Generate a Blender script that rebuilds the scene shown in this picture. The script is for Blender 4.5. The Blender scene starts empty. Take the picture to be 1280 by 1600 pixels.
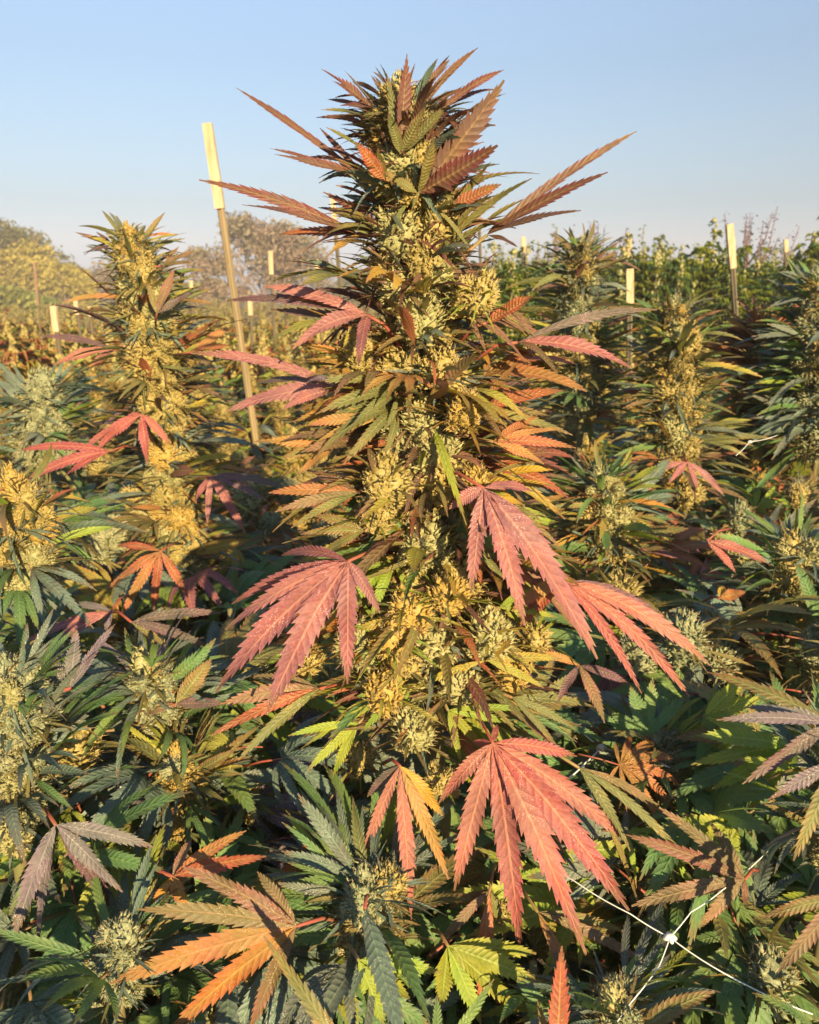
import bpy, math, random
import numpy as np
from mathutils import Vector, Matrix
V = Vector
R = math.radians
SC = bpy.context.scene
COL = SC.collection
rng = random.Random(11)

# ------------------------------------------------------------------ camera
CAM = V((0, 0, 1.6))
PITCH = R(15.6)
FPX = 1250.0
cd = bpy.data.cameras.new('camera')
cam = bpy.data.objects.new('camera', cd)
COL.objects.link(cam)
cam.location = CAM
cam.rotation_euler = (math.pi/2 - PITCH, 0, 0)
cd.sensor_fit = 'HORIZONTAL'
cd.sensor_width = 36
cd.lens = 36*FPX/1280
cd.clip_start = 0.02
cd.clip_end = 900
cd.dof.use_dof = True
cd.dof.focus_distance = 0.82
cd.dof.aperture_fstop = 14.0
SC.camera = cam

# ------------------------------------------------------------------ sky, sun, exposure
SUN_EL, SUN_AZ = R(15.5), R(21)            # azimuth: behind the camera, swung to the right
sun_dir = V((math.sin(SUN_AZ)*math.cos(SUN_EL), -math.cos(SUN_AZ)*math.cos(SUN_EL), math.sin(SUN_EL)))
w = bpy.data.worlds.new("World"); SC.world = w; w.use_nodes = True
nt = w.node_tree
bg = nt.nodes['Background']
sky = nt.nodes.new('ShaderNodeTexSky'); sky.sky_type = 'NISHITA'
sky.sun_disc = False
sky.sun_elevation = SUN_EL
sky.sun_rotation = math.atan2(sun_dir.x, sun_dir.y)
sky.air_density = 2.5; sky.dust_density = 0.3; sky.ozone_density = 7.0
hsv = nt.nodes.new('ShaderNodeHueSaturation'); hsv.inputs['Saturation'].default_value = .4
tin = nt.nodes.new('ShaderNodeMix'); tin.data_type = 'RGBA'; tin.blend_type = 'MULTIPLY'; tin.inputs[0].default_value = 1
tin.inputs[7].default_value = (.345, .435, .61, 1)          # sky colour correction: darker, shifted towards blue
nt.links.new(sky.outputs[0], hsv.inputs['Color']); nt.links.new(hsv.outputs[0], tin.inputs[6]); nt.links.new(tin.outputs[2], bg.inputs[0])
bg.inputs[1].default_value = 0.15
sl = bpy.data.lights.new('sun', 'SUN'); sl.energy = 5.0; sl.angle = R(0.5); sl.color = (1, .74, .40)
so = bpy.data.objects.new('sun', sl); COL.objects.link(so)
so.rotation_euler = sun_dir.to_track_quat('Z', 'Y').to_euler()
so.location = (3, -4, 5)
SC.view_settings.view_transform = 'Standard'
SC.view_settings.look = 'None'
SC.view_settings.exposure = 1.5
SC.view_settings.gamma = 1
SC.view_settings.use_curve_mapping = False
SC.cycles.use_denoising = True
SC.cycles.max_bounces = 6
SC.cycles.transparent_max_bounces = 4

# ------------------------------------------------------------------ pixel <-> place
CP, SP = math.cos(PITCH), math.sin(PITCH)
def at(px, py, Y):
    x = (px-640)/FPX; v = (800-py)/FPX
    d = V((x, CP + v*SP, -SP + v*CP))
    return CAM + d*(Y/d.y)
def proj(p):
    q = p-CAM
    f = q.y*CP - q.z*SP
    if f < 1e-3: return None
    return 640 + FPX*q.x/f, 800 - FPX*(q.y*SP + q.z*CP)/f
def mpp(Y): return Y/FPX

# ------------------------------------------------------------------ materials
def nodes(m):
    m.use_nodes = True
    n = m.node_tree.nodes; n.clear()
    return n, m.node_tree.links
class G:
    """small helper round a node tree"""
    def __init__(s, name):
        s.m = bpy.data.materials.new(name); s.n, s.l = nodes(s.m)
    def node(s, t, **kw):
        o = s.n.new(t)
        for k, v in kw.items(): setattr(o, k, v)
        return o
    def put(s, sock, v):
        if hasattr(v, 'is_output'): s.l.new(v, sock)
        elif isinstance(v, (tuple, list)): sock.default_value = tuple(v)+((1,) if len(v) == 3 and len(sock.default_value) == 4 else ())
        else: sock.default_value = v
    def math(s, op, a, b=0.0, c=0.0, clamp=False):
        o = s.node('ShaderNodeMath', operation=op, use_clamp=clamp)
        for i, v in enumerate((a, b, c)): s.put(o.inputs[i], v)
        return o.outputs[0]
    def mix(s, f, a, b, mode='MIX'):
        o = s.node('ShaderNodeMix', data_type='RGBA', blend_type=mode)
        s.put(o.inputs[0], f); s.put(o.inputs[6], a); s.put(o.inputs[7], b)
        return o.outputs[2]
    def ramp(s, x, lo, hi):
        o = s.node('ShaderNodeMapRange', interpolation_type='SMOOTHSTEP')
        s.put(o.inputs[0], x); s.put(o.inputs[1], lo); s.put(o.inputs[2], hi)
        return o.outputs[0]
    def noise(s, scale, vec=None, detail=3.0, rough=.55):
        o = s.node('ShaderNodeTexNoise')
        o.inputs['Scale'].default_value = scale; o.inputs['Detail'].default_value = detail; o.inputs['Roughness'].default_value = rough
        if vec is not None: s.l.new(vec, o.inputs['Vector'])
        return o.outputs[0]
    def out(s, sh):
        o = s.node('ShaderNodeOutputMaterial'); s.l.new(sh, o.inputs[0]); return s.m

NT = 16
def leaf_mat(name, base, edge, vein, frost=.35, trans=None, patch=None, tfac=.28):
    g = G(name)
    uv = g.node('ShaderNodeUVMap').outputs[0]
    sep = g.node('ShaderNodeSeparateXYZ'); g.l.new(uv, sep.inputs[0])
    u, v = sep.outputs[0], sep.outputs[1]
    a = g.math('MULTIPLY', g.math('ABSOLUTE', g.math('SUBTRACT', v, .5)), 2.0)
    geo = g.node('ShaderNodeNewGeometry').outputs['Position']
    rnd = g.node('ShaderNodeObjectInfo').outputs['Random']
    pn = g.noise(38, geo, 3)
    fine = g.noise(260, geo, 2)
    te = g.ramp(g.math('ADD', g.math('ADD', a, g.math('MULTIPLY', pn, 1.1)), g.math('MULTIPLY', u, .25)), .75, 1.55)
    col = g.mix(te, base, edge)
    if patch:
        pf = g.ramp(g.math('ADD', g.noise(17, geo, 4), g.math('MULTIPLY', rnd, .25)), .52, .78)
        col = g.mix(g.math('MULTIPLY', pf, .8), col, patch)
    tipf = g.ramp(g.math('ADD', g.math('ADD', u, g.math('MULTIPLY', pn, .45)), g.math('MULTIPLY', a, .08)), 1.08, 1.28)
    col = g.mix(g.math('MULTIPLY', tipf, .8), col, (.17, .10, .055))
    # per-object brightness / hue drift
    hs = g.node('ShaderNodeHueSaturation')
    g.put(hs.inputs['Hue'], g.math('ADD', g.math('MULTIPLY', rnd, .028), .487))
    g.put(hs.inputs['Saturation'], g.math('ADD', g.math('MULTIPLY', pn, .4), .8))
    g.put(hs.inputs['Value'], g.math('ADD', g.math('ADD', g.math('MULTIPLY', rnd, .5), g.math('MULTIPLY', fine, .7)), .40))
    g.put(hs.inputs['Color'], col); col = hs.outputs[0]
    # side veins run forward to the tooth tips
    s_ = g.math('FRACT', g.math('SUBTRACT', g.math('MULTIPLY', u, float(NT)), g.math('MULTIPLY', a, 1.35)))
    dist = g.math('MINIMUM', s_, g.math('SUBTRACT', 1.0, s_))
    sidev = g.math('SUBTRACT', 1.0, g.ramp(dist, .02, .16))
    mid = g.math('SUBTRACT', 1.0, g.ramp(a, .03, .15))
    vf = g.math('MAXIMUM', g.math('MULTIPLY', sidev, .22), g.math('MULTIPLY', mid, .65))
    col = g.mix(vf, col, vein)
    # resin frost: pale grains
    vor = g.node('ShaderNodeTexVoronoi'); vor.inputs['Scale'].default_value = 520; g.l.new(geo, vor.inputs['Vector'])
    spk = g.math('SUBTRACT', 1.0, g.ramp(vor.outputs['Distance'], .16, .34))
    spk = g.math('MULTIPLY', spk, g.ramp(g.math('SUBTRACT', pn, g.math('MULTIPLY', u, .15)), .34, .62))
    col = g.mix(g.math('MULTIPLY', spk, frost), col, (.62, .60, .55))
    hgt = g.math('ADD', g.math('MULTIPLY', g.math('SINE', g.math('MULTIPLY', s_, 3.14159)), .55),
                 g.math('ADD', g.math('MULTIPLY', fine, .5), g.math('MULTIPLY', mid, -.4)))
    bp = g.node('ShaderNodeBump'); bp.inputs['Strength'].default_value = .6; bp.inputs['Distance'].default_value = .0013
    g.l.new(hgt, bp.inputs['Height'])
    p = g.node('ShaderNodeBsdfPrincipled')
    g.put(p.inputs['Base Color'], col); p.inputs['Roughness'].default_value = .52
    p.inputs['Specular IOR Level'].default_value = .28
    g.l.new(bp.outputs[0], p.inputs['Normal'])
    t = g.node('ShaderNodeBsdfTranslucent')
    g.put(t.inputs[0], g.mix(.6, col, trans or base, 'MIX'))
    mx = g.node('ShaderNodeMixShader'); mx.inputs[0].default_value = tfac
    g.l.new(p.outputs[0], mx.inputs[1]); g.l.new(t.outputs[0], mx.inputs[2])
    return g.out(mx.outputs[0])

LM = {
 'red':    leaf_mat('red_leaf', (.33, .095, .07), (.32, .09, .09), (.48, .22, .14), .5, (.5, .12, .04), (.21, .085, .075)),
 'pink':   leaf_mat('pink_leaf', (.31, .115, .095), (.30, .115, .12), (.44, .22, .18), .6, (.45, .13, .05), (.18, .085, .10)),
 'rust':   leaf_mat('rust_leaf', (.30, .12, .05), (.36, .11, .06), (.45, .22, .10), .5, (.5, .16, .03), (.22, .15, .04)),
 'orange': leaf_mat('orange_leaf', (.33, .165, .035), (.36, .13, .045), (.42, .26, .09), .4, (.6, .28, .03), (.33, .22, .03)),
 'gold':   leaf_mat('gold_leaf', (.26, .215, .04), (.32, .19, .045), (.38, .32, .11), .35, (.6, .45, .04), (.22, .23, .04)),
 'purple': leaf_mat('purple_leaf', (.12, .075, .075), (.17, .085, .11), (.24, .15, .13), .5, (.22, .08, .05), (.085, .085, .06)),
 'plum':   leaf_mat('plum_leaf', (.150, .085, .045), (.17, .055, .05), (.28, .17, .08), .25, (.30, .10, .04), (.10, .06, .055)),
 'brown':  leaf_mat('brown_leaf', (.19, .115, .065), (.24, .115, .08), (.28, .19, .09), .5, (.30, .11, .03), (.10, .095, .04)),
 'olive':  leaf_mat('olive_leaf', (.17, .175, .05), (.23, .15, .055), (.28, .25, .10), .45, (.28, .24, .04), (.09, .11, .04)),
 'green':  leaf_mat('green_leaf', (.09, .20, .065), (.105, .195, .08), (.17, .25, .10), .4, (.20, .32, .03), (.13, .17, .04)),
 'teal':   leaf_mat('blue_green_leaf', (.12, .19, .135), (.135, .185, .15), (.20, .25, .18), .8, (.10, .18, .05), (.10, .10, .08)),
 'lime':   leaf_mat('yellow_green_leaf', (.20, .25, .03), (.27, .29, .04), (.33, .38, .10), .25, (.50, .52, .03), (.14, .22, .03)),
 'grey':   leaf_mat('grey_violet_leaf', (.15, .125, .145), (.19, .14, .17), (.30, .26, .25), .8, (.16, .10, .10), (.11, .12, .10)),
}
def bark_mat(name, c1, c2, rough=.7, scale=60, bump=.3):
    g = G(name); geo = g.node('ShaderNodeNewGeometry').outputs['Position']
    mp = g.node('ShaderNodeMapping'); mp.inputs['Scale'].default_value = (1, 1, .12); g.l.new(geo, mp.inputs[0])
    n = g.noise(scale, mp.outputs[0], 5, .65)
    p = g.node('ShaderNodeBsdfPrincipled'); g.put(p.inputs['Base Color'], g.mix(g.ramp(n, .3, .7), c1, c2))
    p.inputs['Roughness'].default_value = rough; p.inputs['Specular IOR Level'].default_value = .25
    b = g.node('ShaderNodeBump'); b.inputs['Strength'].default_value = bump; b.inputs['Distance'].default_value = .004
    g.l.new(n, b.inputs['Height']); g.l.new(b.outputs[0], p.inputs['Normal'])
    return g.out(p.outputs[0])
M_PET_RED = bark_mat('red_petiole', (.24, .05, .04), (.20, .09, .05), .5)
M_PET_GRN = bark_mat('brown_green_petiole', (.20, .11, .05), (.17, .15, .06), .45)
M_STEM = bark_mat('green_stem', (.11, .13, .05), (.16, .12, .06), .55)
M_WOOD = bark_mat('pale_stake_wood', (.47, .38, .25), (.30, .22, .13), .8, 70, .6)
M_WOODD = bark_mat('weathered_stake_wood', (.22, .15, .10), (.14, .10, .07), .8, 90)
M_STEEL = bark_mat('sunlit_green_brown_steel', (.19, .15, .085), (.26, .20, .11), .5, 40)  # lightened so the golden sunlight sits in the post's colour
M_TRUNK = bark_mat('tree_bark', (.12, .09, .07), (.20, .15, .11), .9, 6)
M_TWIG = bark_mat('purple_twig', (.13, .08, .09), (.18, .10, .11), .8, 30)
g = G('net_plastic'); p = g.node('ShaderNodeBsdfPrincipled'); p.inputs['Base Color'].default_value = (.62, .65, .63, 1); p.inputs['Roughness'].default_value = .4
p.inputs['Subsurface Weight'].default_value = .0
M_NET = g.out(p.outputs[0])

def bud_mat(name, c1, c2, frost):
    g = G(name); geo = g.node('ShaderNodeNewGeometry').outputs['Position']
    rnd = g.node('ShaderNodeObjectInfo').outputs['Random']
    n1 = g.noise(70, geo, 3); n2 = g.noise(420, geo, 2)
    col = g.mix(g.ramp(g.math('ADD', n1, g.math('MULTIPLY', rnd, .2)), .42, .75), c1, c2)
    col = g.mix(g.math('MULTIPLY', g.ramp(n2, .46, .66), frost), col, (.58, .51, .30))
    p = g.node('ShaderNodeBsdfPrincipled'); g.put(p.inputs['Base Color'], col)
    p.inputs['Roughness'].default_value = .5; p.inputs['Specular IOR Level'].default_value = .3
    b = g.node('ShaderNodeBump'); b.inputs['Strength'].default_value = .5; b.inputs['Distance'].default_value = .0012
    g.l.new(n2, b.inputs['Height']); g.l.new(b.outputs[0], p.inputs['Normal'])
    t = g.node('ShaderNodeBsdfTranslucent'); g.put(t.inputs[0], col)
    mx = g.node('ShaderNodeMixShader'); mx.inputs[0].default_value = .36
    g.l.new(p.outputs[0], mx.inputs[1]); g.l.new(t.outputs[0], mx.inputs[2])
    return g.out(mx.outputs[0])
BM = {
 'gold': bud_mat('gold_bud', (.34, .29, .085), (.45, .36, .11), .42),
 'pale': bud_mat('pale_green_bud', (.31, .33, .14), (.42, .41, .18), .55),
 'teal': bud_mat('frosted_green_bud', (.20, .26, .15), (.30, .34, .20), .6),
 'warm': bud_mat('amber_bud', (.43, .31, .07), (.48, .34, .08), .35),
}
M_PIST = bud_mat('straw_pistil', (.55, .42, .20), (.60, .52, .30), .2)

# ------------------------------------------------------------------ mesh builder
class MB:
    def __init__(s): s.v = []; s.f = []; s.uv = []; s.m = []
    def add(s, vs, fs, uvs=None, mat=0):
        o = len(s.v)
        s.v += [tuple(p) for p in vs]
        s.f += [tuple(i+o for i in f) for f in fs]
        s.uv += uvs if uvs else [(0., 0.)]*len(vs)
        s.m += [mat]*len(fs)
    def mesh(s, name, mats, smooth=True):
        me = bpy.data.meshes.new(name)
        me.from_pydata(s.v, [], s.f)
        l = me.uv_layers.new(name='UVMap')
        idx = np.empty(len(me.loops), dtype=np.int32); me.loops.foreach_get('vertex_index', idx)
        l.data.foreach_set('uv', np.array(s.uv, dtype=np.float32)[idx].ravel())
        for m in mats: me.materials.append(m)
        me.polygons.foreach_set('material_index', s.m)
        me.polygons.foreach_set('use_smooth', [smooth]*len(s.f))
        me.update()
        return me
def tube(mb, pts, rads, n=6, mat=0, cap=True):
    vs, fs, uvs = [], [], []
    prev = None
    for i, p in enumerate(pts):
        t = (pts[min(i+1, len(pts)-1)]-pts[max(i-1, 0)])
        t = t.normalized() if t.length > 1e-9 else V((0, 0, 1))
        a = prev if prev is not None else (V((0, 1, 0)) if abs(t.y) < .9 else V((1, 0, 0)))
        a = (a - t*a.dot(t)).normalized(); prev = a
        b = t.cross(a)
        r = rads[i] if isinstance(rads, (list, tuple)) else rads
        for k in range(n):
            q = 2*math.pi*k/n
            vs.append(p + (a*math.cos(q)+b*math.sin(q))*r); uvs.append((i/len(pts), k/n))
    for i in range(len(pts)-1):
        for k in range(n):
            fs.append((i*n+k, i*n+(k+1) % n, (i+1)*n+(k+1) % n, (i+1)*n+k))
    if cap:
        fs.append(tuple(range(n-1, -1, -1))); fs.append(tuple((len(pts)-1)*n+k for k in range(n)))
    mb.add(vs, fs, uvs, mat)
def box(mb, c, s, mat=0, rot=None):
    vs = [V((x*s[0]/2, y*s[1]/2, z*s[2]/2)) for x in (-1, 1) for y in (-1, 1) for z in (-1, 1)]
    if rot: vs = [rot @ q for q in vs]
    mb.add([q+V(c) for q in vs], [(0, 1, 3, 2), (4, 6, 7, 5), (0, 4, 5, 1), (2, 3, 7, 6), (0, 2, 6, 4), (1, 5, 7, 3)], None, mat)
def width(u): return (max(u, 0)**.85)*(max(1-u, 0)**1.05)/.268
def leaflet(mb, p0, pc, p2, W, nh, n=NT, fold=.22, mat=0, twist=0., wav=0., r=rng):
    """serrated leaflet along a curved midrib; W is its half width"""
    C, NL, NR, TL, TR = [], [], [], [], []
    ph = r.random()*6
    for i in range(n+1):
        u = i/n
        c = p0*((1-u)**2) + pc*(2*u*(1-u)) + p2*(u*u)
        t = ((pc-p0)*(1-u) + (p2-pc)*u).normalized()
        s = t.cross(nh)
        if s.length < 1e-4: s = t.cross(V((.3, .9, .1)))
        s.normalize(); nn = s.cross(t)
        if twist:
            q = Matrix.Rotation(twist*u, 3, t); s = q @ s; nn = q @ nn
        w = W*width(u)
        wv = nn*(math.sin(u*11+ph)*wav*w)
        C.append(c)
        jl = r.uniform(.92, 1.05); jr = r.uniform(.92, 1.05)
        NL.append(c - s*w*.78*jl + nn*fold*w + wv); NR.append(c + s*w*.78*jr + nn*fold*w - wv)
        if i < n:
            u2 = min(u+1.3/n, 1.0); um = u+.55/n
            c2 = p0*((1-u2)**2) + pc*(2*u2*(1-u2)) + p2*(u2*u2)
            w2 = W*(width(um)*1.06)
            TL.append(c2 - s*w2*jl + nn*fold*1.25*w2*.9 + wv); TR.append(c2 + s*w2*jr + nn*fold*1.25*w2*.9 - wv)
    vs = C+NL+NR+TL+TR
    o1, o2, o3, o4 = n+1, 2*n+2, 3*n+3, 4*n+3
    uvs = [(i/n, .5) for i in range(n+1)] + [(i/n, .11) for i in range(n+1)] + [(i/n, .89) for i in range(n+1)] \
        + [(min((i+1.3)/n, 1), 0.) for i in range(n)] + [(min((i+1.3)/n, 1), 1.) for i in range(n)]
    fs = []
    for i in range(n):
        fs.append((i, o1+i, o1+i+1, i+1)); fs.append((i, i+1, o2+i+1, o2+i))
        fs.append((o1+i, o3+i, o1+i+1)); fs.append((o2+i, o2+i+1, o4+i))
    mb.add(vs, fs, uvs, mat)

def link(name, data, parent=None, loc=None):
    o = bpy.data.objects.new(name, data); COL.objects.link(o)
    if parent is not None: o.parent = parent
    if loc is not None: o.location = loc
    return o
def tag(o, label, cat, group=None):
    o['label'] = label; o['category'] = cat
    if group: o['group'] = group
    return o
def setmat(o, m, slot=0):
    o.material_slots[slot].link = 'OBJECT'; o.material_slots[slot].material = m
def frame(origin, xd, up, s):
    x = V(xd).normalized(); z = V(up)-x*V(up).dot(x)
    if z.length < 1e-4: z = V((0, 1, 0))-x*x.y
    z.normalize(); y = z.cross(x)
    m = Matrix((x, y, z)).transposed().to_4x4()
    return Matrix.Translation(origin) @ m @ Matrix.Scale(s, 4)
ROOTLOC = {}
def put(name, me, root, origin, xd, up, s, mat=None):
    o = link(name, me, root)
    o.matrix_basis = Matrix.Translation(-ROOTLOC.get(root.name, V((0, 0, 0)))) @ frame(origin, xd, up, s)
    if mat is not None: setmat(o, mat)
    return o

# ------------------------------------------------------------------ shared leaf and bud shapes
FIRST_M = LM['green']
def palmate(seed, nleaf, droop, narrow=1.0, pet=.42, spread=1.0, cup=0.):
    r = random.Random(seed); mb = MB()
    J = V((pet, 0, 0))
    tube(mb, [V((0, 0, 0)), V((pet*.5, 0, .02)), J], [.013, .011, .009], 5, 1)
    angs = {3: [0, 38], 5: [0, 33, 72], 7: [0, 27, 57, 98], 9: [0, 23, 47, 76, 118]}[nleaf]
    lens = {3: [1, .78], 5: [1, .88, .58], 7: [1, .93, .73, .42], 9: [1, .96, .84, .62, .34]}[nleaf]
    for k, (a, L) in enumerate(zip(angs, lens)):
        for sgn in ((1,) if k == 0 else (1, -1)):
            aa = R((a+r.uniform(-6, 6))*sgn*spread); L2 = L*r.uniform(.88, 1.08)
            d = V((math.cos(aa), math.sin(aa), cup*r.uniform(.5, 1.2)))
            dr = droop*r.uniform(.6, 1.35)
            p2 = J + d*L2*(1-.28*dr) - V((0, 0, dr*L2*.75)) + V((r.uniform(-.06, .06), r.uniform(-.06, .06), 0))
            pc = J + d*L2*.5 + V((0, 0, .10*L2*(1+dr)))
            leaflet(mb, J, pc, p2, L2*.078*narrow*r.uniform(.9, 1.15), V((0, 0, 1)), NT, r.uniform(.05, .35), 0, r.uniform(-.5, .5), .14, r)
    return mb.mesh('fan_leaf', [FIRST_M, M_PET_GRN if seed % 3 else M_PET_RED])
FANS = [palmate(100+i, n, d, nw, pt, sp, cu) for i, (n, d, nw, pt, sp, cu) in enumerate([
    (7, .15, 1.0, .42, 1, .1), (7, .4, 1.0, .42, 1, 0), (7, .7, .95, .45, 1, 0), (5, .2, 1.1, .3, .9, .15), (5, .5, 1.0, .3, 1, 0),
    (9, .3, .95, .5, 1, 0), (7, .05, 1.1, .4, .85, .3), (5, .75, .95, .35, .9, 0), (7, .55, 1.05, .4, .75, 0), (7, .25, 1.15, .38, .95, .2)])]
TRIOS = [palmate(200+i, 3, d, nw, .12, .75, cu) for i, (d, nw, cu) in enumerate([(.1, .8, .1), (.35, .85, 0), (.6, .8, 0), (.15, 1.05, .15)])]
FIVES = [palmate(230+i, 5, d, nw, .16, .62, cu) for i, (d, nw, cu) in enumerate([(.1, .8, .1), (.3, .85, 0), (.55, .8, 0)])]
def single(seed, droop, nw):
    r = random.Random(seed); mb = MB()
    leaflet(mb, V((0, 0, 0)), V((.5, r.uniform(-.06, .06), .13)), V((.98, r.uniform(-.1, .1), .1-droop)), .085*nw, V((0, 0, 1)), NT, r.uniform(.1, .5), 0, r.uniform(-.8, .8), .1, r)
    return mb.mesh('sugar_leaf', [FIRST_M])
BLADES = [single(300+i, d, nw) for i, (d, nw) in enumerate([(0, .9), (.2, 1), (.45, .9), (.05, 1.3), (.3, .75), (-.12, .8)])]
SLIM = [single(330+i, d, nw) for i, (d, nw) in enumerate([(0, .62), (.25, .7), (.4, .6), (.1, .85), (-.1, .66)])]

def bud_mesh(seed, n=300, leafy=16, tall=.62):
    """flower cluster about 1 across: knots of pointed bracts, pale hairs and many small leaf tips"""
    r = random.Random(seed); mb = MB()
    ga = math.pi*(3-5**.5)
    lob = [V((r.uniform(-1, 1), r.uniform(-1, 1), r.uniform(-.5, 1))).normalized() for _ in range(8)]
    def hull(d):
        amp = max(l.dot(d) for l in lob); amp2 = sorted((l.dot(d) for l in lob))[-2]
        return .24 + .20*max(0, amp-.6)/.4 + .05*max(0, amp2-.5)
    hv, hf = [], []
    for i in range(11):
        for k in range(16):
            th = math.pi*i/10; a = 2*math.pi*k/16
            d = V((math.sin(th)*math.cos(a), math.sin(th)*math.sin(a), math.cos(th)))
            q = hull(d)*r.uniform(.86, 1.02); hv.append(V((d.x*q, d.y*q, d.z*q*tall/.46)))
    for i in range(10):
        for k in range(16): hf.append((i*16+k, (i+1)*16+k, (i+1)*16+(k+1) % 16, i*16+(k+1) % 16))
    mb.add(hv, hf, None, 0)
    for i in range(n):
        z = 1-2*(i+.5)/n; a = i*ga + r.uniform(-.5, .5)
        q = math.sqrt(1-z*z)
        d = V((q*math.cos(a), q*math.sin(a), z))
        if d.z < -.8: continue
        amp = max(l.dot(d) for l in lob)
        rad = hull(d) + r.uniform(-.03, .04)
        c = V((d.x*rad, d.y*rad, d.z*rad*tall/.46))
        lb = max(lob, key=lambda l: l.dot(d))
        ax = (d*.6 + lb*.5 + V((0, 0, .45)) + V((r.gauss(0, .32), r.gauss(0, .32), r.gauss(0, .25)))).normalized()
        L = r.uniform(.07, .15); W = L*r.uniform(.36, .55)
        sx = ax.cross(V((.1, .3, 1)) if abs(ax.z) < .9 else V((1, 0, 0))).normalized(); sy = ax.cross(sx)
        vs = [c-ax*L*.35]
        bend = (sx*r.uniform(-.45, .45)+sy*r.uniform(-.45, .45))*L
        for h, ww, bf in ((-.05, .9, 0), (.28, .85, .12), (.62, .34, .5)):
            for k in range(4):
                t = 2*math.pi*k/4
                vs.append(c + ax*L*h + (sx*math.cos(t)+sy*math.sin(t)*.7)*W*ww + bend*bf)
        vs.append(c + ax*L*1.15 + bend*1.3)
        fs = [(0, 1+(k+1) % 4, 1+k) for k in range(4)]
        for ring in range(2):
            for k in range(4):
                a0 = 1+ring*4
                fs.append((a0+k, a0+(k+1) % 4, a0+4+(k+1) % 4, a0+4+k))
        fs += [(9+k, 9+(k+1) % 4, 13) for k in range(4)]
        mb.add(vs, fs, None, 0)
        for _ in range(r.choice((1, 2, 2, 3))):                # hairs
            e = c + ax*L*r.uniform(.3, .9)
            hd = (ax + V((r.gauss(0, .7), r.gauss(0, .7), r.gauss(0, .6)))).normalized()
            sd = hd.cross(V((r.random(), r.random(), r.random()))).normalized()*.0055
            m1 = e + hd*.06; e2 = m1 + (hd + V((r.gauss(0, .8), r.gauss(0, .8), r.gauss(0, .8)))).normalized()*.06
            mb.add([e-sd, e+sd, m1+sd*.8, m1-sd*.8, e2], [(0, 1, 2, 3), (3, 2, 4)], None, 1)
    for i in range(leafy):
        a = i*2.4+r.uniform(-.3, .3); el = r.uniform(-.35, 1.0)
        d = V((math.cos(a)*math.cos(el), math.sin(a)*math.cos(el), math.sin(el)))
        p0 = d*.2; L = r.uniform(.4, .85)
        leaflet(mb, p0, p0+d*L*.5+V((0, 0, .08)), p0+d*L+V((0, 0, r.uniform(-.2, .12))), .036*r.uniform(.7, 1.4), V((r.gauss(0, .3), r.gauss(0, .3), 1)), 6, .5, 2, r.uniform(-.8, .8), .1, r)
    for i in range(9):                                           # long narrow leaf tips
        a = i*2.4+r.uniform(-.5, .5)+1; el = r.uniform(-.3, .55)
        d = V((math.cos(a)*math.cos(el), math.sin(a)*math.cos(el), math.sin(el)))
        p0 = d*.3; L = r.uniform(.75, 1.35)
        leaflet(mb, p0, p0+d*L*.5+V((0, 0, .10)), p0+d*L+V((r.gauss(0, .1), r.gauss(0, .1), r.uniform(-.35, .15))), .05*r.uniform(.8, 1.2), V((r.gauss(0, .3), r.gauss(0, .3), 1)), 8, .45, 2, r.uniform(-.8, .8), .1, r)
    return mb.mesh('bud', [BM['gold'], M_PIST, LM['olive']])
BUDS = [bud_mesh(400+i, 300, lf, tl) for i, (lf, tl) in enumerate([(15, .62), (13, .55), (18, .7), (12, .6), (16, .5), (14, .66)])]
TIPS = [bud_mesh(420+i, 290, 16, 1.1) for i in range(2)]

# ------------------------------------------------------------------ plant pieces
HERO_RECTS = []     # picture areas of the named big leaves, kept free of random leaves standing nearer
def clear_of_heroes(p, reach):
    q = proj(p)
    if q is None: return True
    m = reach*FPX/max(p.y, .2)
    for (x0, y0, x1, y1, Y) in HERO_RECTS:
        if p.y < Y+.02 and x0-m < q[0] < x1+m and y0-m < q[1] < y1+m: return False
    return True
def pick(r, pal):
    t = r.random()*sum(w_ for _, w_ in pal)
    for k, w_ in pal:
        t -= w_
        if t <= 0: return k
    return pal[-1][0]
def lerp_poly(pts, t):
    t = max(0, min(t, .99999))*(len(pts)-1); i = int(t); f = t-i
    return pts[i]*(1-f)+pts[i+1]*f
def lerp_list(xs, t):
    t = max(0, min(t, .99999))*(len(xs)-1); i = int(t); f = t-i
    return xs[i]*(1-f)+xs[i+1]*f
SLIMS = SLIM + [palmate(260+i, 3, d, .62, .1, .6, .05) for i, d in enumerate((.1, .3, .5))]
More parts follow.
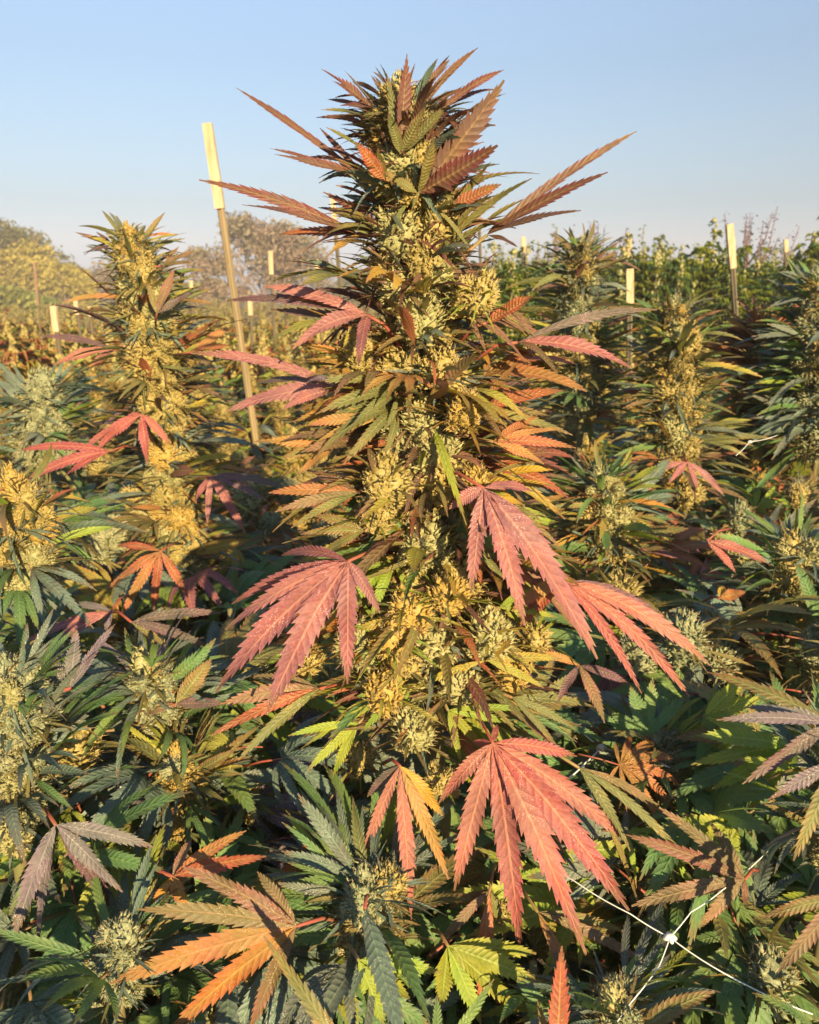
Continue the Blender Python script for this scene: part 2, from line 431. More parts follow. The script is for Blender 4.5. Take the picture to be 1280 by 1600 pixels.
def cola(root, pts, rads, r, budmats, n_sugar, slen, pals, bsize=1.0, step=.55, leaf_mats=('olive',), trio=.35, elev=(.75, .05), ring=.5, slim=0.):
    """spire of buds along pts (top first); rads = outer radius along it"""
    L = sum((pts[i+1]-pts[i]).length for i in range(len(pts)-1))
    s = 0; k = 0; a = r.random()*6
    while s < L:
        t = s/L; rad = lerp_list(rads, t); c = lerp_poly(pts, t)
        if k == 0:
            o = put('bud', r.choice(TIPS), root, c-V((0, 0, rad*1.05)), V((1, .2, 0)), V((0, 0, 1)), rad*2.0, BM[pick(r, budmats)])
            setmat(o, LM[r.choice(leaf_mats)], 2)
        else:
            nb = 3 if rad < .05 else 4
            for j in range(nb):
                aa = a + 2*math.pi*j/nb + r.uniform(-.25, .25)
                d = V((math.cos(aa), math.sin(aa), 0))
                sz = rad*1.22*bsize*r.uniform(.85, 1.2)
                up = (V((0, 0, 1))+d*r.uniform(.35, .9)).normalized()
                o = put('bud', r.choice(BUDS), root, c + d*rad*ring*r.uniform(.85, 1.15) + V((0, 0, r.uniform(-.3, .3)*rad)), V((-d.y, d.x, 0)), up, sz, BM[pick(r, budmats)])
                setmat(o, LM[r.choice(leaf_mats)], 2)
        s += rad*step*(1.6 if k == 0 else 1.15); k += 1; a += .9
    for i in range(n_sugar):
        t = (i+r.random())/n_sugar
        c = lerp_poly(pts, t); rad = lerp_list(rads, t)
        aa = r.random()*2*math.pi
        if math.sin(aa) < -.35 and r.random() < .7: aa = -aa
        el = min(.85, elev[0]*(1-t)+elev[1]*t + r.gauss(0, .22))
        if t < .035: continue
        d = V((math.cos(aa)*math.cos(el), math.sin(aa)*math.cos(el), math.sin(el)))
        o0 = c + V((d.x, d.y, 0))*rad*r.uniform(.45, .95)
        ln = r.uniform(*slen)*(.55+.45*min(1, t*3))
        if not clear_of_heroes(o0+d*ln, .005): continue
        q = r.random()
        me = r.choice(TRIOS) if q < trio*.6 else r.choice(FIVES) if q < trio else r.choice(BLADES)
        if r.random() < slim*(1.3-t): me = r.choice(SLIMS)
        pal = pals[min(len(pals)-1, int(t*len(pals)))]
        up = V((0, 0, 1))+V((r.gauss(0, .45), r.gauss(0, .45), 0))
        put('sugar_leaf', me, root, o0, d, up, ln, LM[pick(r, pal)])
def spray(root, pts, rads, n, r, lens, pal, elev=(.5, -.1), droop=.25):
    """the hundreds of thin leaves along a spire that are past picking apart: one joined part"""
    mats = [k for k, _ in pal]; mb = MB(); base = ROOTLOC[root.name]
    for i in range(n):
        t = r.uniform(.04, 1); c = lerp_poly(pts, t); rad = lerp_list(rads, t); a = r.random()*6.283
        if math.sin(a) < -.55 and r.random() < .6: a = -a
        el = elev[0]*(1-t)+elev[1]*t+r.gauss(0, .25)
        d = V((math.cos(a)*math.cos(el), math.sin(a)*math.cos(el), math.sin(el)))
        L = r.uniform(*lens)*(.5+.5*min(1, t*3)); p0 = c+V((d.x, d.y, 0))*rad*r.uniform(.3, .9)-base
        s_ = V((-d.y, d.x, 0))*r.uniform(-.12, .12)*L
        leaflet(mb, p0, p0+d*L*.5+s_+V((0, 0, .08*L)), p0+d*L+V((0, 0, -r.uniform(-.1, 1)*droop*L)), L*r.uniform(.045, .07), V((r.gauss(0, .5), r.gauss(0, .4)-.3, 1)), 10, r.uniform(.1, .5), mats.index(pick(r, pal)), r.uniform(-.8, .8), .12, r)
    o = link('small_leaves', mb.mesh('small_leaves', [LM[k] for k in mats]), root); o['kind'] = 'stuff'
    return o
def canopy(root, c, n, rad, z0, z1, r, pal, size=(.10, .17), fan=None, clear=True, tilt=.35):
    """fan leaves held out round a plant between heights z0 and z1"""
    k = 0; tries = 0
    while k < n and tries < n*6:
        tries += 1
        aa = r.random()*2*math.pi; q = math.sqrt(r.random())
        rr = rad*q*.75; z = z0+(z1-z0)*r.random()**.7 - q*q*.06
        d = V((math.cos(aa), math.sin(aa), r.gauss(.12, tilt)-q*.25)).normalized()
        p0 = V((c.x+math.cos(aa)*rr, c.y+math.sin(aa)*rr, z)); s = r.uniform(*size)
        tip = p0+d*s*1.2
        if tip.y < .30 or p0.y < .24: continue
        if (tip-CAM).length < .5 or (p0-CAM).length < .46: continue
        if clear and not (clear_of_heroes(p0+d*s*.9, s*.4) and clear_of_heroes(p0+d*s*.5, s*.2)): continue
        up = V((0, 0, 1))+V((r.gauss(0, .35)+d.x*.35+.15, r.gauss(0, .35)+d.y*.3-.5, 0))
        put('fan_leaf', r.choice(fan or FANS), root, p0, d, up, s, LM[pick(r, pal)])
        k += 1
def stem(root, pts, r0, r1, name='stem'):
    mb = MB(); n = len(pts)
    tube(mb, [p-ROOTLOC[root.name] for p in pts], [r0+(r1-r0)*i/(n-1) for i in range(n)], 7)
    return link(name, mb.mesh(name, [M_STEM]), root)
def plant_root(x, y, label, group=None):
    o = link('hemp_plant', None); o.location = (x, y, 0); ROOTLOC[o.name] = V((x, y, 0))
    tag(o, label, 'hemp plant', group)
    return o
def hero(root, J, Yj, tips, mat, W=44, arch=.12, pet=None, nh=(0, -.85, .55), dY=-.02, petr=.0016, lab=None, fold=.2, petmat=None, guard=True):
    """a named fan leaf: junction pixel, leaflet tips as (px, py[, extra depth[, width[, material[, arch]]]])"""
    j = at(J[0], J[1], Yj); base = ROOTLOC[root.name]
    mb = MB()
    if pet:
        p = at(pet[0], pet[1], pet[2]); m = (p+j)*.5+V((0, 0, .006))
    else:
        p = j+V((0, .02, -.004)); m = (p+j)*.5
    tube(mb, [p-base, m-base, j-base], [petr*1.3, petr*1.1, petr], 6)
    lf = link('fan_leaf', mb.mesh('fan_leaf_petiole', [petmat or M_PET_RED]), root)
    if lab: lf['label'] = lab
    xs = [J[0]]; ys = [J[1]]
    for t in tips:
        px, py = t[0], t[1]
        dy = t[2] if len(t) > 2 and t[2] is not None else dY
        w_ = t[3] if len(t) > 3 and t[3] is not None else W
        m_ = t[4] if len(t) > 4 and t[4] is not None else mat
        ar = t[5] if len(t) > 5 and t[5] is not None else arch
        e = at(px, py, Yj+dy); L = (e-j).length
        pc = j+(e-j)*.5+V((0, -.25, 1))*L*ar
        mb = MB()
        leaflet(mb, j-base, pc-base, e-base, w_*.42*mpp(Yj), V(nh), NT, fold*rng.uniform(.3, 1.8), 0, rng.uniform(-.7, .7), .2)
        link('leaflet', mb.mesh('leaflet', [LM[m_]]), lf)
        xs.append(px); ys.append(py)
    if guard: HERO_RECTS.append((min(xs), min(ys), max(xs), max(ys), Yj))
    return lf

# ------------------------------------------------------------------ ground
def ground_mat():
    g = G('field_soil'); geo = g.node('ShaderNodeNewGeometry').outputs['Position']
    n = g.noise(1.2, geo, 6, .6); n2 = g.noise(30, geo, 4)
    col = g.mix(g.ramp(n, .4, .65), (.085, .060, .038), (.10, .095, .045))
    col = g.mix(g.math('MULTIPLY', n2, .5), col, (.15, .11, .07))
    p = g.node('ShaderNodeBsdfPrincipled'); g.put(p.inputs['Base Color'], col); p.inputs['Roughness'].default_value = .95
    b = g.node('ShaderNodeBump'); b.inputs['Strength'].default_value = .8; b.inputs['Distance'].default_value = .03
    g.l.new(n2, b.inputs['Height']); g.l.new(b.outputs[0], p.inputs['Normal'])
    return g.out(p.outputs[0])
mb = MB(); n = 24
xs = [math.copysign(abs(i/12)**2.2*120, i) for i in range(-12, 13)]
mb.add([V((x, y, 0 if abs(x)+abs(y) < 60 else .25*math.sin(x*.013)+.25*math.cos(y*.011))) for x in xs for y in xs], [(i*25+j, (i+1)*25+j, (i+1)*25+j+1, i*25+j+1) for i in range(24) for j in range(24)])
gr = link('ground', mb.mesh('ground', [ground_mat()])); gr['kind'] = 'structure'

# ------------------------------------------------------------------ background trees
def crown_mat(name, c1, c2, c3):
    g = G(name); geo = g.node('ShaderNodeNewGeometry')
    n = g.noise(.55, geo.outputs['Position'], 4); n2 = g.noise(4, geo.outputs['Position'], 2)
    col = g.mix(g.ramp(n, .38, .62), c1, c2); col = g.mix(g.ramp(n2, .5, .75), col, c3)
    p = g.node('ShaderNodeBsdfPrincipled'); g.put(p.inputs['Base Color'], col); p.inputs['Roughness'].default_value = .7
    p.inputs['Specular IOR Level'].default_value = .2
    t = g.node('ShaderNodeBsdfTranslucent'); g.put(t.inputs[0], col)
    mx = g.node('ShaderNodeMixShader'); mx.inputs[0].default_value = .25
    g.l.new(p.outputs[0], mx.inputs[1]); g.l.new(t.outputs[0], mx.inputs[2])
    return g.out(mx.outputs[0])
CR_YEL = crown_mat('yellow_green_crown', (.26, .23, .055), (.34, .29, .07), (.38, .31, .09))
CR_DRK = crown_mat('dull_green_crown', (.10, .115, .05), (.15, .145, .06), (.18, .16, .08))
CR_BRN = crown_mat('brown_grey_crown', (.21, .185, .125), (.27, .20, .155), (.25, .235, .14))
CR_HDG = crown_mat('grass_green_crown', (.15, .19, .05), (.20, .22, .06), (.24, .21, .07))
def tree(px, top_py, halfw_px, Y, mat, label, seed, name='field_tree', base_frac=.1, density=1.0, bare=0.0, lobes=7, leaf=.16, squash=1.0):
    r = random.Random(seed); k = mpp(Y)
    c = at(px, 451, Y); h = CAM.z + (451-top_py)*k; w_ = halfw_px*k
    root = link(name, None); root.location = (c.x, Y, 0); tag(root, label, 'tree')
    ends = []
    mt = None
    def grow(p, d, L, rad, lvl):
        pts = [p]
        for i in range(4):
            d = (d + V((r.gauss(0, .18), r.gauss(0, .18), r.gauss(.04, .1)))).normalized()
            pts.append(pts[-1]+d*L/4)
        tube(mt, pts, [rad*(1-.12*i) for i in range(5)], 5 if lvl < 2 else 3, 0, False)
        if lvl >= 3: ends.append(pts[-1]); return
        for i in range(3 if lvl else 5):
            a = r.random()*6.28; nd = (d + V((math.cos(a), math.sin(a), r.uniform(-.2, .5)))*r.uniform(.5, 1.0)).normalized()
            grow(pts[r.choice((2, 3, 4))], nd, L*r.uniform(.55, .75), rad*.55, lvl+1)
    for q in range(2):
        mt = MB()
        grow(V((r.uniform(-.3, .3)*w_, r.uniform(-.3, .3)*w_, -.1)), V((r.uniform(-.25, .25), r.uniform(-.2, .2), 1)).normalized(), h*.42, h*.025, 0)
        link('trunk', mt.mesh('tree_trunk', [M_TRUNK]), root)
    blobs = []
    for i in range(lobes):
        a = r.random()*6.28; q = r.random()**.6
        rad = r.uniform(.28, .45)*w_
        z = h*(base_frac + (1-base_frac)*r.uniform(.25, .8)) 
        blobs.append((V((math.cos(a)*q*(w_-rad), math.sin(a)*q*(w_-rad)*.7, z)), rad))
    blobs.append((V((0, 0, h*.72)), min(w_*.6, h*.28)))
    blobs = [(V((b.x, b.y, min(b.z, h-rad*.62*squash*1.02))), rad) for b, rad in blobs]
    mc = MB(); vs, fs = [], []
    per = int(1250*density)
    for b, rad in blobs:
        for i in range(per):
            d = V((r.gauss(0, 1), r.gauss(0, 1), r.gauss(0, 1))).normalized()
            if r.random() < bare and d.z < .35: continue
            rr = rad*(r.random()**.35)*r.uniform(.8, 1.12)
            p = b+V((d.x, d.y, d.z*.72*squash))*rr
            if p.z < .15: continue
            s = leaf*r.uniform(.5, 1.3)
            n1 = V((r.gauss(0, 1), r.gauss(0, 1), r.gauss(0, 1))).normalized()
            n2 = n1.cross(V((r.random(), r.random(), r.random()))).normalized()
            o = len(vs); vs += [p-n1*s, p+n2*s*.45, p+n1*s, p-n2*s*.45]; fs.append((o, o+1, o+2, o+3))
    mc.add(vs, fs)
    link('crown', mc.mesh('tree_crown', [mat], False), root)
    return root
tree(22, 349, 105, 52, CR_DRK, 'dull green rounded tree standing highest at the far left edge', 1, lobes=9)
tree(55, 372, 95, 46, CR_YEL, 'sunlit yellow green bushy tree in front of the dull one at far left', 2, lobes=10, base_frac=0)
tree(205, 398, 110, 60, CR_BRN, 'grey brown low tree behind the slim left hemp spire', 3, lobes=9, base_frac=0)
tree(118, 412, 60, 42, CR_YEL, 'small yellow bush between the far left trees and the slim hemp spire', 4, lobes=7, base_frac=0)
tree(395, 341, 100, 44, CR_BRN, 'domed grey brown tree with thin bare lower branches behind the tall stake', 5, lobes=9, density=.6, bare=.7, base_frac=.2)
tree(345, 376, 62, 40, CR_BRN, 'brown twiggy bush left under the domed tree', 6, lobes=8, density=.6, bare=.3, base_frac=0, leaf=.11)
tree(462, 352, 92, 45, CR_BRN, 'reddish brown half bare tree right of the domed tree', 7, lobes=10, density=.6, bare=.35, base_frac=.05, leaf=.11)
tree(560, 425, 70, 70, CR_DRK, 'low dark far tree seen behind the tall plant, left side', 8, lobes=7, base_frac=0)
tree(735, 425, 80, 75, CR_HDG, 'low green far tree seen behind the tall plant, right side', 9, lobes=7, base_frac=0)
tree(300, 440, 80, 48, CR_HDG, 'low green hedge bush at the foot of the brown trees by the tall stake', 10, lobes=8, base_frac=0)
tree(20, 440, 120, 36, CR_HDG, 'long low grassy green bush along the foot of the far left trees', 12, lobes=9, base_frac=0, squash=.6)

# ------------------------------------------------------------------ wooden stakes and steel posts
M_STEELD = bark_mat('dark_post', (.085, .075, .05), (.13, .105, .065), .6, 40)
def stake(px, top, bot_wood, wpx, Y, label, lean=0., steel=True, tilt_px=0, mat=None, top_z=None):
    k = mpp(Y); a = at(px, top, Y); b = at(px+tilt_px*(bot_wood-top)/100, bot_wood, Y)
    d = (a-b).normalized(); foot = b - d*(b.z/d.z)
    root = link('field_stake', None); root.location = foot; ROOTLOC[root.name] = V(foot)
    tag(root, label, 'stake')
    wd = wpx*k*.82
    x = V((1, 0, 0)); x = (x-d*x.dot(d)).normalized(); y = d.cross(x)
    rot = Matrix((x, y, d)).transposed()
    L = (a-b).length
    mb = MB()
    n = 6
    vs, fs = [], []
    for i in range(n+1):
        q = i/n; z = -L*.12+q*L*1.12
        ww = wd/2*(1+rng.uniform(-.06, .06))
        cc = [(-1, -1), (1, -1), (1, 1), (-1, 1)]
        for (sx, sy) in cc: vs.append(rot @ V((sx*ww, sy*wd*.32, z)) + b - foot)
    for i in range(n):
        for j in range(4): fs.append((i*4+j, i*4+(j+1) % 4, i*4+4+(j+1) % 4, i*4+4+j))
    fs += [(3, 2, 1, 0), (n*4, n*4+1, n*4+2, n*4+3)]
    mb.add(vs, fs)
    link('wooden_top', mb.mesh('stake_wood', [mat or M_WOOD], False), root)
    mb = MB(); off = y*wd*.42
    tube(mb, [V((0, 0, -.2))+off, (b-foot)*.5+off, b-foot+d*L*.10+off], wd*(.40 if steel else .46), 8)
    tube(mb, [V((0, 0, -.2))-off*.0+x*wd*.25, b-foot+d*L*.05+x*wd*.25], wd*.2, 5)
    link('steel_post', mb.mesh('stake_post', [M_STEEL if Y < 3.5 else M_STEELD], False), root)
    return root
stake(324, 193, 312, 17, 3.0, 'tall leaning steel post topped with pale wood, left of the tall plant', tilt_px=15)
stake(520, 306, 352, 9, 6.0, 'thin stake with pale wooden top close left of the tall plant', tilt_px=8)
stake(748, 329, 352, 7, 6.4, 'thin dark stake close right of the tall plant', tilt_px=4, mat=M_WOODD)
stake(818, 370, 392, 8, 7.5, 'small pale stake above the bright green bush', tilt_px=2)
stake(984, 420, 474, 13, 4.6, 'short pale wooden stake above the right hemp spire', tilt_px=0)
stake(984, 368, 396, 7, 8.5, 'thin distant pale stake behind the short pale stake', tilt_px=0)
stake(1140, 350, 412, 12, 4.4, 'wooden stake with dark post on the right beside dead purple twigs', tilt_px=8)
stake(1228, 374, 392, 7, 8.5, 'thin distant stake farthest right above the green crop', tilt_px=4)
stake(84, 478, 514, 12, 5.0, 'short pale stake left of the slim hemp spire', tilt_px=10)
stake(118, 468, 490, 7, 8.0, 'small pale stake nearest behind the slim left spire', tilt_px=12)
stake(140, 478, 494, 6, 9.5, 'tiny pale stake just beside the slim left spire', tilt_px=8)
stake(423, 392, 425, 8, 7.0, 'pale stake in front of the domed half bare tree', tilt_px=4)
stake(299, 438, 458, 6, 8.5, 'tiny pale stake just left of the tall steel post', tilt_px=4)
stake(495, 405, 425, 6, 9.0, 'small pale stake in front of the reddish brown tree', tilt_px=4)
stake(54, 410, 470, 5, 9.0, 'thin dark pole against the sunlit yellow tree', tilt_px=8, mat=M_WOODD)
stake(391, 468, 490, 8, 7.5, 'short pale stake just right of the tall steel post', tilt_px=4)

# ------------------------------------------------------------------ simple plants for the field beyond
def lump_arrays(r, c, rad):
    vs = [c+V((rad, 0, 0)), c+V((-rad, 0, 0)), c+V((0, rad, 0)), c+V((0, -rad, 0)), c+V((0, 0, rad*1.5)), c-V((0, 0, rad))]
    return vs, [(0, 2, 4), (2, 1, 4), (1, 3, 4), (3, 0, 4), (2, 0, 5), (1, 2, 5), (3, 1, 5), (0, 3, 5)]
def simple_leaf(mb, r, p, d, s, n=5, mat=0):
    up = V((0, 0, 1)); side = d.cross(up).normalized()
    for k in range(n):
        a = (k-(n-1)/2)*.55+r.uniform(-.15, .15)
        q = (d*math.cos(a)+side*math.sin(a)).normalized()
        L = s*(1-.28*abs(k-(n-1)/2)/max(1, (n-1)/2)) 
        e = p+q*L*.9+V((0, 0, -r.uniform(.15, .8)*L)); m = p+q*L*.5+V((0, 0, .05*L))
        sd = q.cross(up).normalized()*L*.085
        mb.add([p, m-sd, e, m+sd], [(0, 1, 2), (0, 2, 3)], [(0, .5), (.5, 0), (1, .5), (.5, 1)], mat)
def simple_plant(seed, h, spread, nl, nb, leafmats, budmat, col_w=.045, tall=.5, nlv=5, sides=3, ls=1.):
    """returns (foliage MB, cola MB) round the origin; several upright spires over leafy sides"""
    r = random.Random(seed); fo = MB(); co = [MB() for _ in range(sides+1)]
    tops = [(0, 0, h)]
    for i in range(sides):
        a = r.random()*6.28; q = spread*r.uniform(.35, .8)
        tops.append((math.cos(a)*q, math.sin(a)*q, h*r.uniform(.72, .93)))
    for (x, y, z) in tops: tube(fo, [V((x*.2, y*.2, 0)), V((x*.7, y*.7, z*.6)), V((x, y, z-.05))], [.012, .009, .005], 4, len(leafmats))
    for i in range(nb):
        x, y, z = tops[i % len(tops)]; main = 1 if i % len(tops) == 0 else .75
        t = r.random()**.9; rad = col_w*main*(.35+.65*min(1, t*2.5))
        a = r.random()*6.28; q = rad*math.sqrt(r.random())
        c = V((x+math.cos(a)*q, y+math.sin(a)*q, z-t*tall*main))
        vs, fs = lump_arrays(r, c, r.uniform(.013, .021))
        co[i % len(tops)].add(vs, fs, None, 0)
    for i in range(nl):
        x, y, z = tops[r.randrange(len(tops))]
        a = r.random()*6.28; t = r.random()
        if r.random() < .45:
            c = V((x, y, z-t*tall)); s = r.uniform(.06, .11); n_ = 3; dz = .25
        else:
            c = V((x*.8+math.cos(a)*spread*.4*r.random(), y*.8+math.sin(a)*spread*.4*r.random(), h*r.uniform(.42, .9))); s = r.uniform(.10, .17); n_ = nlv; dz = .1
        d = V((math.cos(a), math.sin(a), dz+r.gauss(0, .2))).normalized()
        simple_leaf(fo, r, c+d*.03, d, s*ls, n_, r.randrange(len(leafmats)))
    return fo, co
GOLD_L = ['rust', 'gold', 'gold', 'olive', 'lime', 'orange', 'lime', 'gold']; GRN_L = ['green', 'lime', 'green', 'lime', 'lime']
FARP = []
for i in range(5):
    f_, c_ = simple_plant(700+i, 1.22, .34, 170, 560, GOLD_L, 'gold', sides=6)
    FARP.append([f_.mesh('field_plant', [LM[k] for k in GOLD_L]+[M_STEM])]+[b.mesh('cola', [BM['gold']]) for b in c_])
TALLP = []
for i in range(5):
    f_, c_ = simple_plant(720+i, 2.0, .42, 680, 330, GRN_L, 'gold', .045, .6, 5, 7, .72)
    TALLP.append([f_.mesh('tall_plant', [LM[k] for k in GRN_L]+[M_STEM])]+[b.mesh('cola', [BM['pale']]) for b in c_])
fr = random.Random(5)
def far_thing(protos, x, y, h, label, group):
    me = fr.choice(protos)
    o = link('hemp_plant', me[0]); o.location = (x, y, 0); o.rotation_euler = (0, 0, fr.random()*6.28)
    o.scale = (h*fr.uniform(.9, 1.15),)*2+(h,)
    tag(o, label, 'hemp plant', group)
    for c_ in me[1:]: link('cola', c_, o)
n_far = 0
y = 4.6
far_spots = []
while y < 13:
    xw = .53*y+.25; x = -xw+fr.uniform(0, .3)
    while x < xw:
        far_spots.append((x+fr.uniform(-.12, .12), y+fr.uniform(-.15, .15)))
        x += .33+.012*y
    y += .62+.03*y
for (x, y) in far_spots:
    right = x > .085*y
    if right and y > 7.2: continue
    q_ = proj(V((x, y, 1.1)))[0]
    zone = 'left of the slim left spire' if q_ < 190 else 'between the slim spire and steel post' if q_ < 350 else 'between the steel post and tallest plant' if q_ < 600 else 'just right of the tall plant' if q_ < 900 else 'behind the slender golden spire'
    dist = 'nearer' if y < 7.5 else 'farther'
    far_thing(FARP, x, y, fr.uniform(.88, 1.08)*(1.0 if y < 9 else .97), 'small golden brown hemp plant, '+dist+' rows, '+zone, dist+' golden hemp plants '+zone)
for i in range(70):
    y = 7.4+ (i//12)*.95 + fr.uniform(-.2, .2); x = .10*y + ((i % 12)+.5)*(.46*y)/12 + fr.uniform(-.15, .15)
    far_thing(TALLP, x, y, fr.uniform(.93, 1.06)*(.93+.012*y*.5), 'tall green skyline hemp plant, '+(zn := (lambda q: 'below the purple dried weed heads' if q < 970 else 'between the short pale stake and right wooden stake' if q < 1140 else 'right of the right wooden stake')(proj(V((x, y, 1.6)))[0])), 'tall green hemp plants '+zn)
for (px_, top_, Y_, lab_) in [(1108, 354, 7.6, 'tallest green hemp plant of the right skyline, left of the right wooden stake'), (1278, 342, 7.2, 'tall green hemp plant on the skyline cut by the right edge'), (800, 398, 5.6, 'bright green bushy hemp plant just right of the tall spire below the skyline')]:
    p_ = at(px_, 451, Y_); h_ = (CAM.z+(451-top_)*mpp(Y_))/2.0
    far_thing(TALLP, p_.x, Y_, h_, lab_, None)
def far_mass(name, protoseed, spots, h, leafmats, bud, spread, nl, nb, sides, colw):
    fo, co = MB(), MB()
    for i, (x, y) in enumerate(spots):
        a, b = simple_plant(protoseed+i % 40, h*fr.uniform(.9, 1.1), spread, nl, nb, leafmats, bud, colw, .5, 3, sides)
        o = V((x, y, 0))
        fo.add([V(q)+o for q in a.v], a.f, a.uv, 0); fo.m[-len(a.f):] = a.m
        for b_ in b: co.add([V(q)+o for q in b_.v], b_.f, b_.uv, 0)
    o = link(name, fo.mesh(name, [LM[k] for k in leafmats]+[M_STEM])); o['kind'] = 'stuff'
    c = link('flower_heads', co.mesh(name+'_heads', [BM[bud]]), o)
    return o
sp = []
y = 13.2
while y < 44:
    x = -.55*y
    while x < (.085*y if y < 40 else .55*y):
        sp.append((x+fr.uniform(-.3, .3), y+fr.uniform(-.3, .3))); x += .55+.018*y
    y += .8+.03*y
far_mass('distant_hemp_crop', 800, sp, 1.15, ['gold', 'rust', 'olive', 'gold', 'lime'], 'gold', .4, 22, 60, 4, .06)
sp = []
y = 13.0
while y < 32:
    x = .10*y
    while x < .58*y:
        sp.append((x+fr.uniform(-.3, .3), y+fr.uniform(-.3, .3))); x += .6+.018*y
    y += 1.0+.03*y
far_mass('distant_green_crop', 850, sp, 2.35, ['green', 'lime', 'green', 'lime'], 'pale', .45, 48, 40, 4, .05)

# dead purple seed heads above the green crop
def dead_weed(px, top, Y, label, seed, n=16, spread=.5):
    r = random.Random(seed); k = mpp(Y); c = at(px, 451, Y); h = CAM.z+(451-top)*k
    root = link('dead_weed', None); root.location = (c.x, Y, 0); tag(root, label, 'dried weed')
    mb = MB(); ml = MB()
    tube(mb, [V((0, 0, 0)), V((.02, 0, h*.7))], [.02, .012], 5)
    for i in range(n):
        z0 = h*r.uniform(.5, .75); a = r.random()*6.28
        d = V((math.cos(a)*spread*r.random(), math.sin(a)*spread*.6, 0)); e = V((d.x, d.y, h*r.uniform(.82, 1.0)))
        m = (V((0, 0, z0))+e)*.5+V((d.x*.3, d.y*.3, 0))
        tube(mb, [V((0, 0, z0)), m, e], [.009, .007, .004], 4)
        for q in range(26):
            t = r.random(); p = m*(1-t)+e*t+V((r.gauss(0, .02), r.gauss(0, .02), r.gauss(0, .03)))
            simple_leaf(ml, r, p, V((r.gauss(0, 1), r.gauss(0, 1), .8)).normalized(), r.uniform(.02, .05), 1)
    link('stalk', mb.mesh('weed_stalk', [M_TWIG]), root); link('seed_head', ml.mesh('weed_heads', [M_TWIG]), root)['kind'] = 'stuff'
dead_weed(930, 352, 9.5, 'dark purple dried weed heads above the green crop right of the tall plant', 41, 20, .45)
dead_weed(1165, 335, 10, 'bare purple dried weed beside the right wooden stake', 42, 14, .6)
dead_weed(868, 362, 11, 'thin purple dried weed left of the dark purple heads', 43, 9, .35)

# ------------------------------------------------------------------ the tall plant in the middle: named big leaves first
DM = 0.80
c0 = at(640, 1300, DM)
main = plant_root(.03, DM+.01, 'tallest hemp plant in the centre, huge bud spire hung with red fan leaves')
main['label'] = 'tallest hemp plant, a thick bud spire hung with large red fan leaves'
hero(main, (770, 1161), .70, [(686, 1255, -.02, 34), (710, 1392, -.05, 46), (814, 1487, -.07, 54), (916, 1493, -.09, 60), (983, 1423, -.07, 58), (978, 1313, -.03, 46), (902, 1182, .01, 32), (777, 1132, .03, 16, None, 0), (738, 1160, .02, 16, None, 0)],
     'red', 50, .10, (738, 1115, .78), lab='largest bright red fan leaf hanging low in front')
hero(main, (544, 877), .70, [(352, 984, 0, 36), (337, 1082, -.03, 54), (416, 1117, -.05, 58), (543, 1069, -.05, 42), (594, 958, -.02, 26), (362, 944, .05, 28), (440, 868, .09, 24)],
     'pink', 44, .13, (612, 864, .78), lab='pink red fan leaf hanging on the left side')
hero(main, (756, 763), .70, [(702, 795, 0, 28), (736, 927, -.03, 36), (820, 977, -.05, 44), (933, 1030, -.05, 62), (903, 960, .0, 46), (838, 770, .04, 24)],
     'pink', 44, .13, (679, 736, .77), lab='pink red fan leaf drooping on the right side')
hero(main, (880, 908), .73, [(1110, 1040, -.03, 36), (1078, 1089, -.04, 30), (1003, 1084, -.04, 22), (1060, 990, .04, 26, 'purple'), (800, 955, .0, 30, 'rust'), (812, 980, .01, 32, 'rust')],
     'red', 34, .17, (826, 899, .78), lab='long pink leaflets arching out to the right')
hero(main, (625, 1197), .68, [(564, 1347, -.02, 26), (643, 1437, -.04, 36), (701, 1374, -.03, 32, 'rust'), (692, 1275, .0, 34, 'orange'), (574, 1245, .01, 26, 'purple'), (672, 1330, .0, 32, 'gold')],  # orange and gold leaflets carry the yellow sunlight on this leaf
     'red', 30, .10, (600, 1192, .73), lab='small red fan leaf, partly lit yellow, low in the centre')
# skyline leaves of the top
hero(main, (567, 277), .80, [(369, 137, .03, 15), (422, 232, -.02, 17), (429, 241, -.06, 16), (500, 200, .05, 12)], 'plum', 16, .03, (610, 300, .82), guard=False, petr=.0011)
hero(main, (564, 367), .80, [(311, 281, -.02, 22, 'plum', .07), (378, 320, -.06, 17), (437, 366, .03, 18, 'rust'), (380, 320, .05, 14), (511, 402, -.05, 17, 'rust')], 'plum', 18, .06, (625, 385, .81), guard=False)
hero(main, (761, 367), .80, [(995, 205, .0, 19, 'plum'), (950, 269, -.05, 20, 'plum'), (908, 329, -.08, 15, 'plum'), (809, 386, -.05, 12), (800, 342, .05, 13), (890, 300, .05, 13)], 'plum', 18, .06, (690, 450, .80), guard=False, petr=.0018, petmat=M_PET_GRN)
hero(main, (654, 302), .76, [(788, 125, -.02, 46, 'plum', -.05), (778, 227, -.04, 40, 'plum', -.03), (678, 214, -.03, 26, 'olive', 0), (752, 175, .05, 22, 'plum', 0), (600, 268, -.02, 20, 'olive', 0)], 'plum', 40, 0, (640, 345, .78), nh=(.5, -.85, .3), guard=False, petmat=M_PET_GRN)
hero(main, (626, 240), .765, [(636, 84, -.01, 26, 'plum', 0), (606, 120, .0, 18, 'olive', 0), (700, 163, -.02, 20, 'olive', 0), (607, 175, -.02, 20, 'olive', 0), (664, 168, -.02, 22, 'olive', 0)], 'plum', 22, 0, (627, 275, .78), nh=(.1, -1, .2), guard=False, petmat=M_PET_GRN)
hero(main, (584, 170), .79, [(502, 108, -.02, 20), (512, 155, .02, 9), (532, 165, -.05, 12)], 'plum', 18, .04, (612, 190, .8), guard=False, petmat=M_PET_GRN)
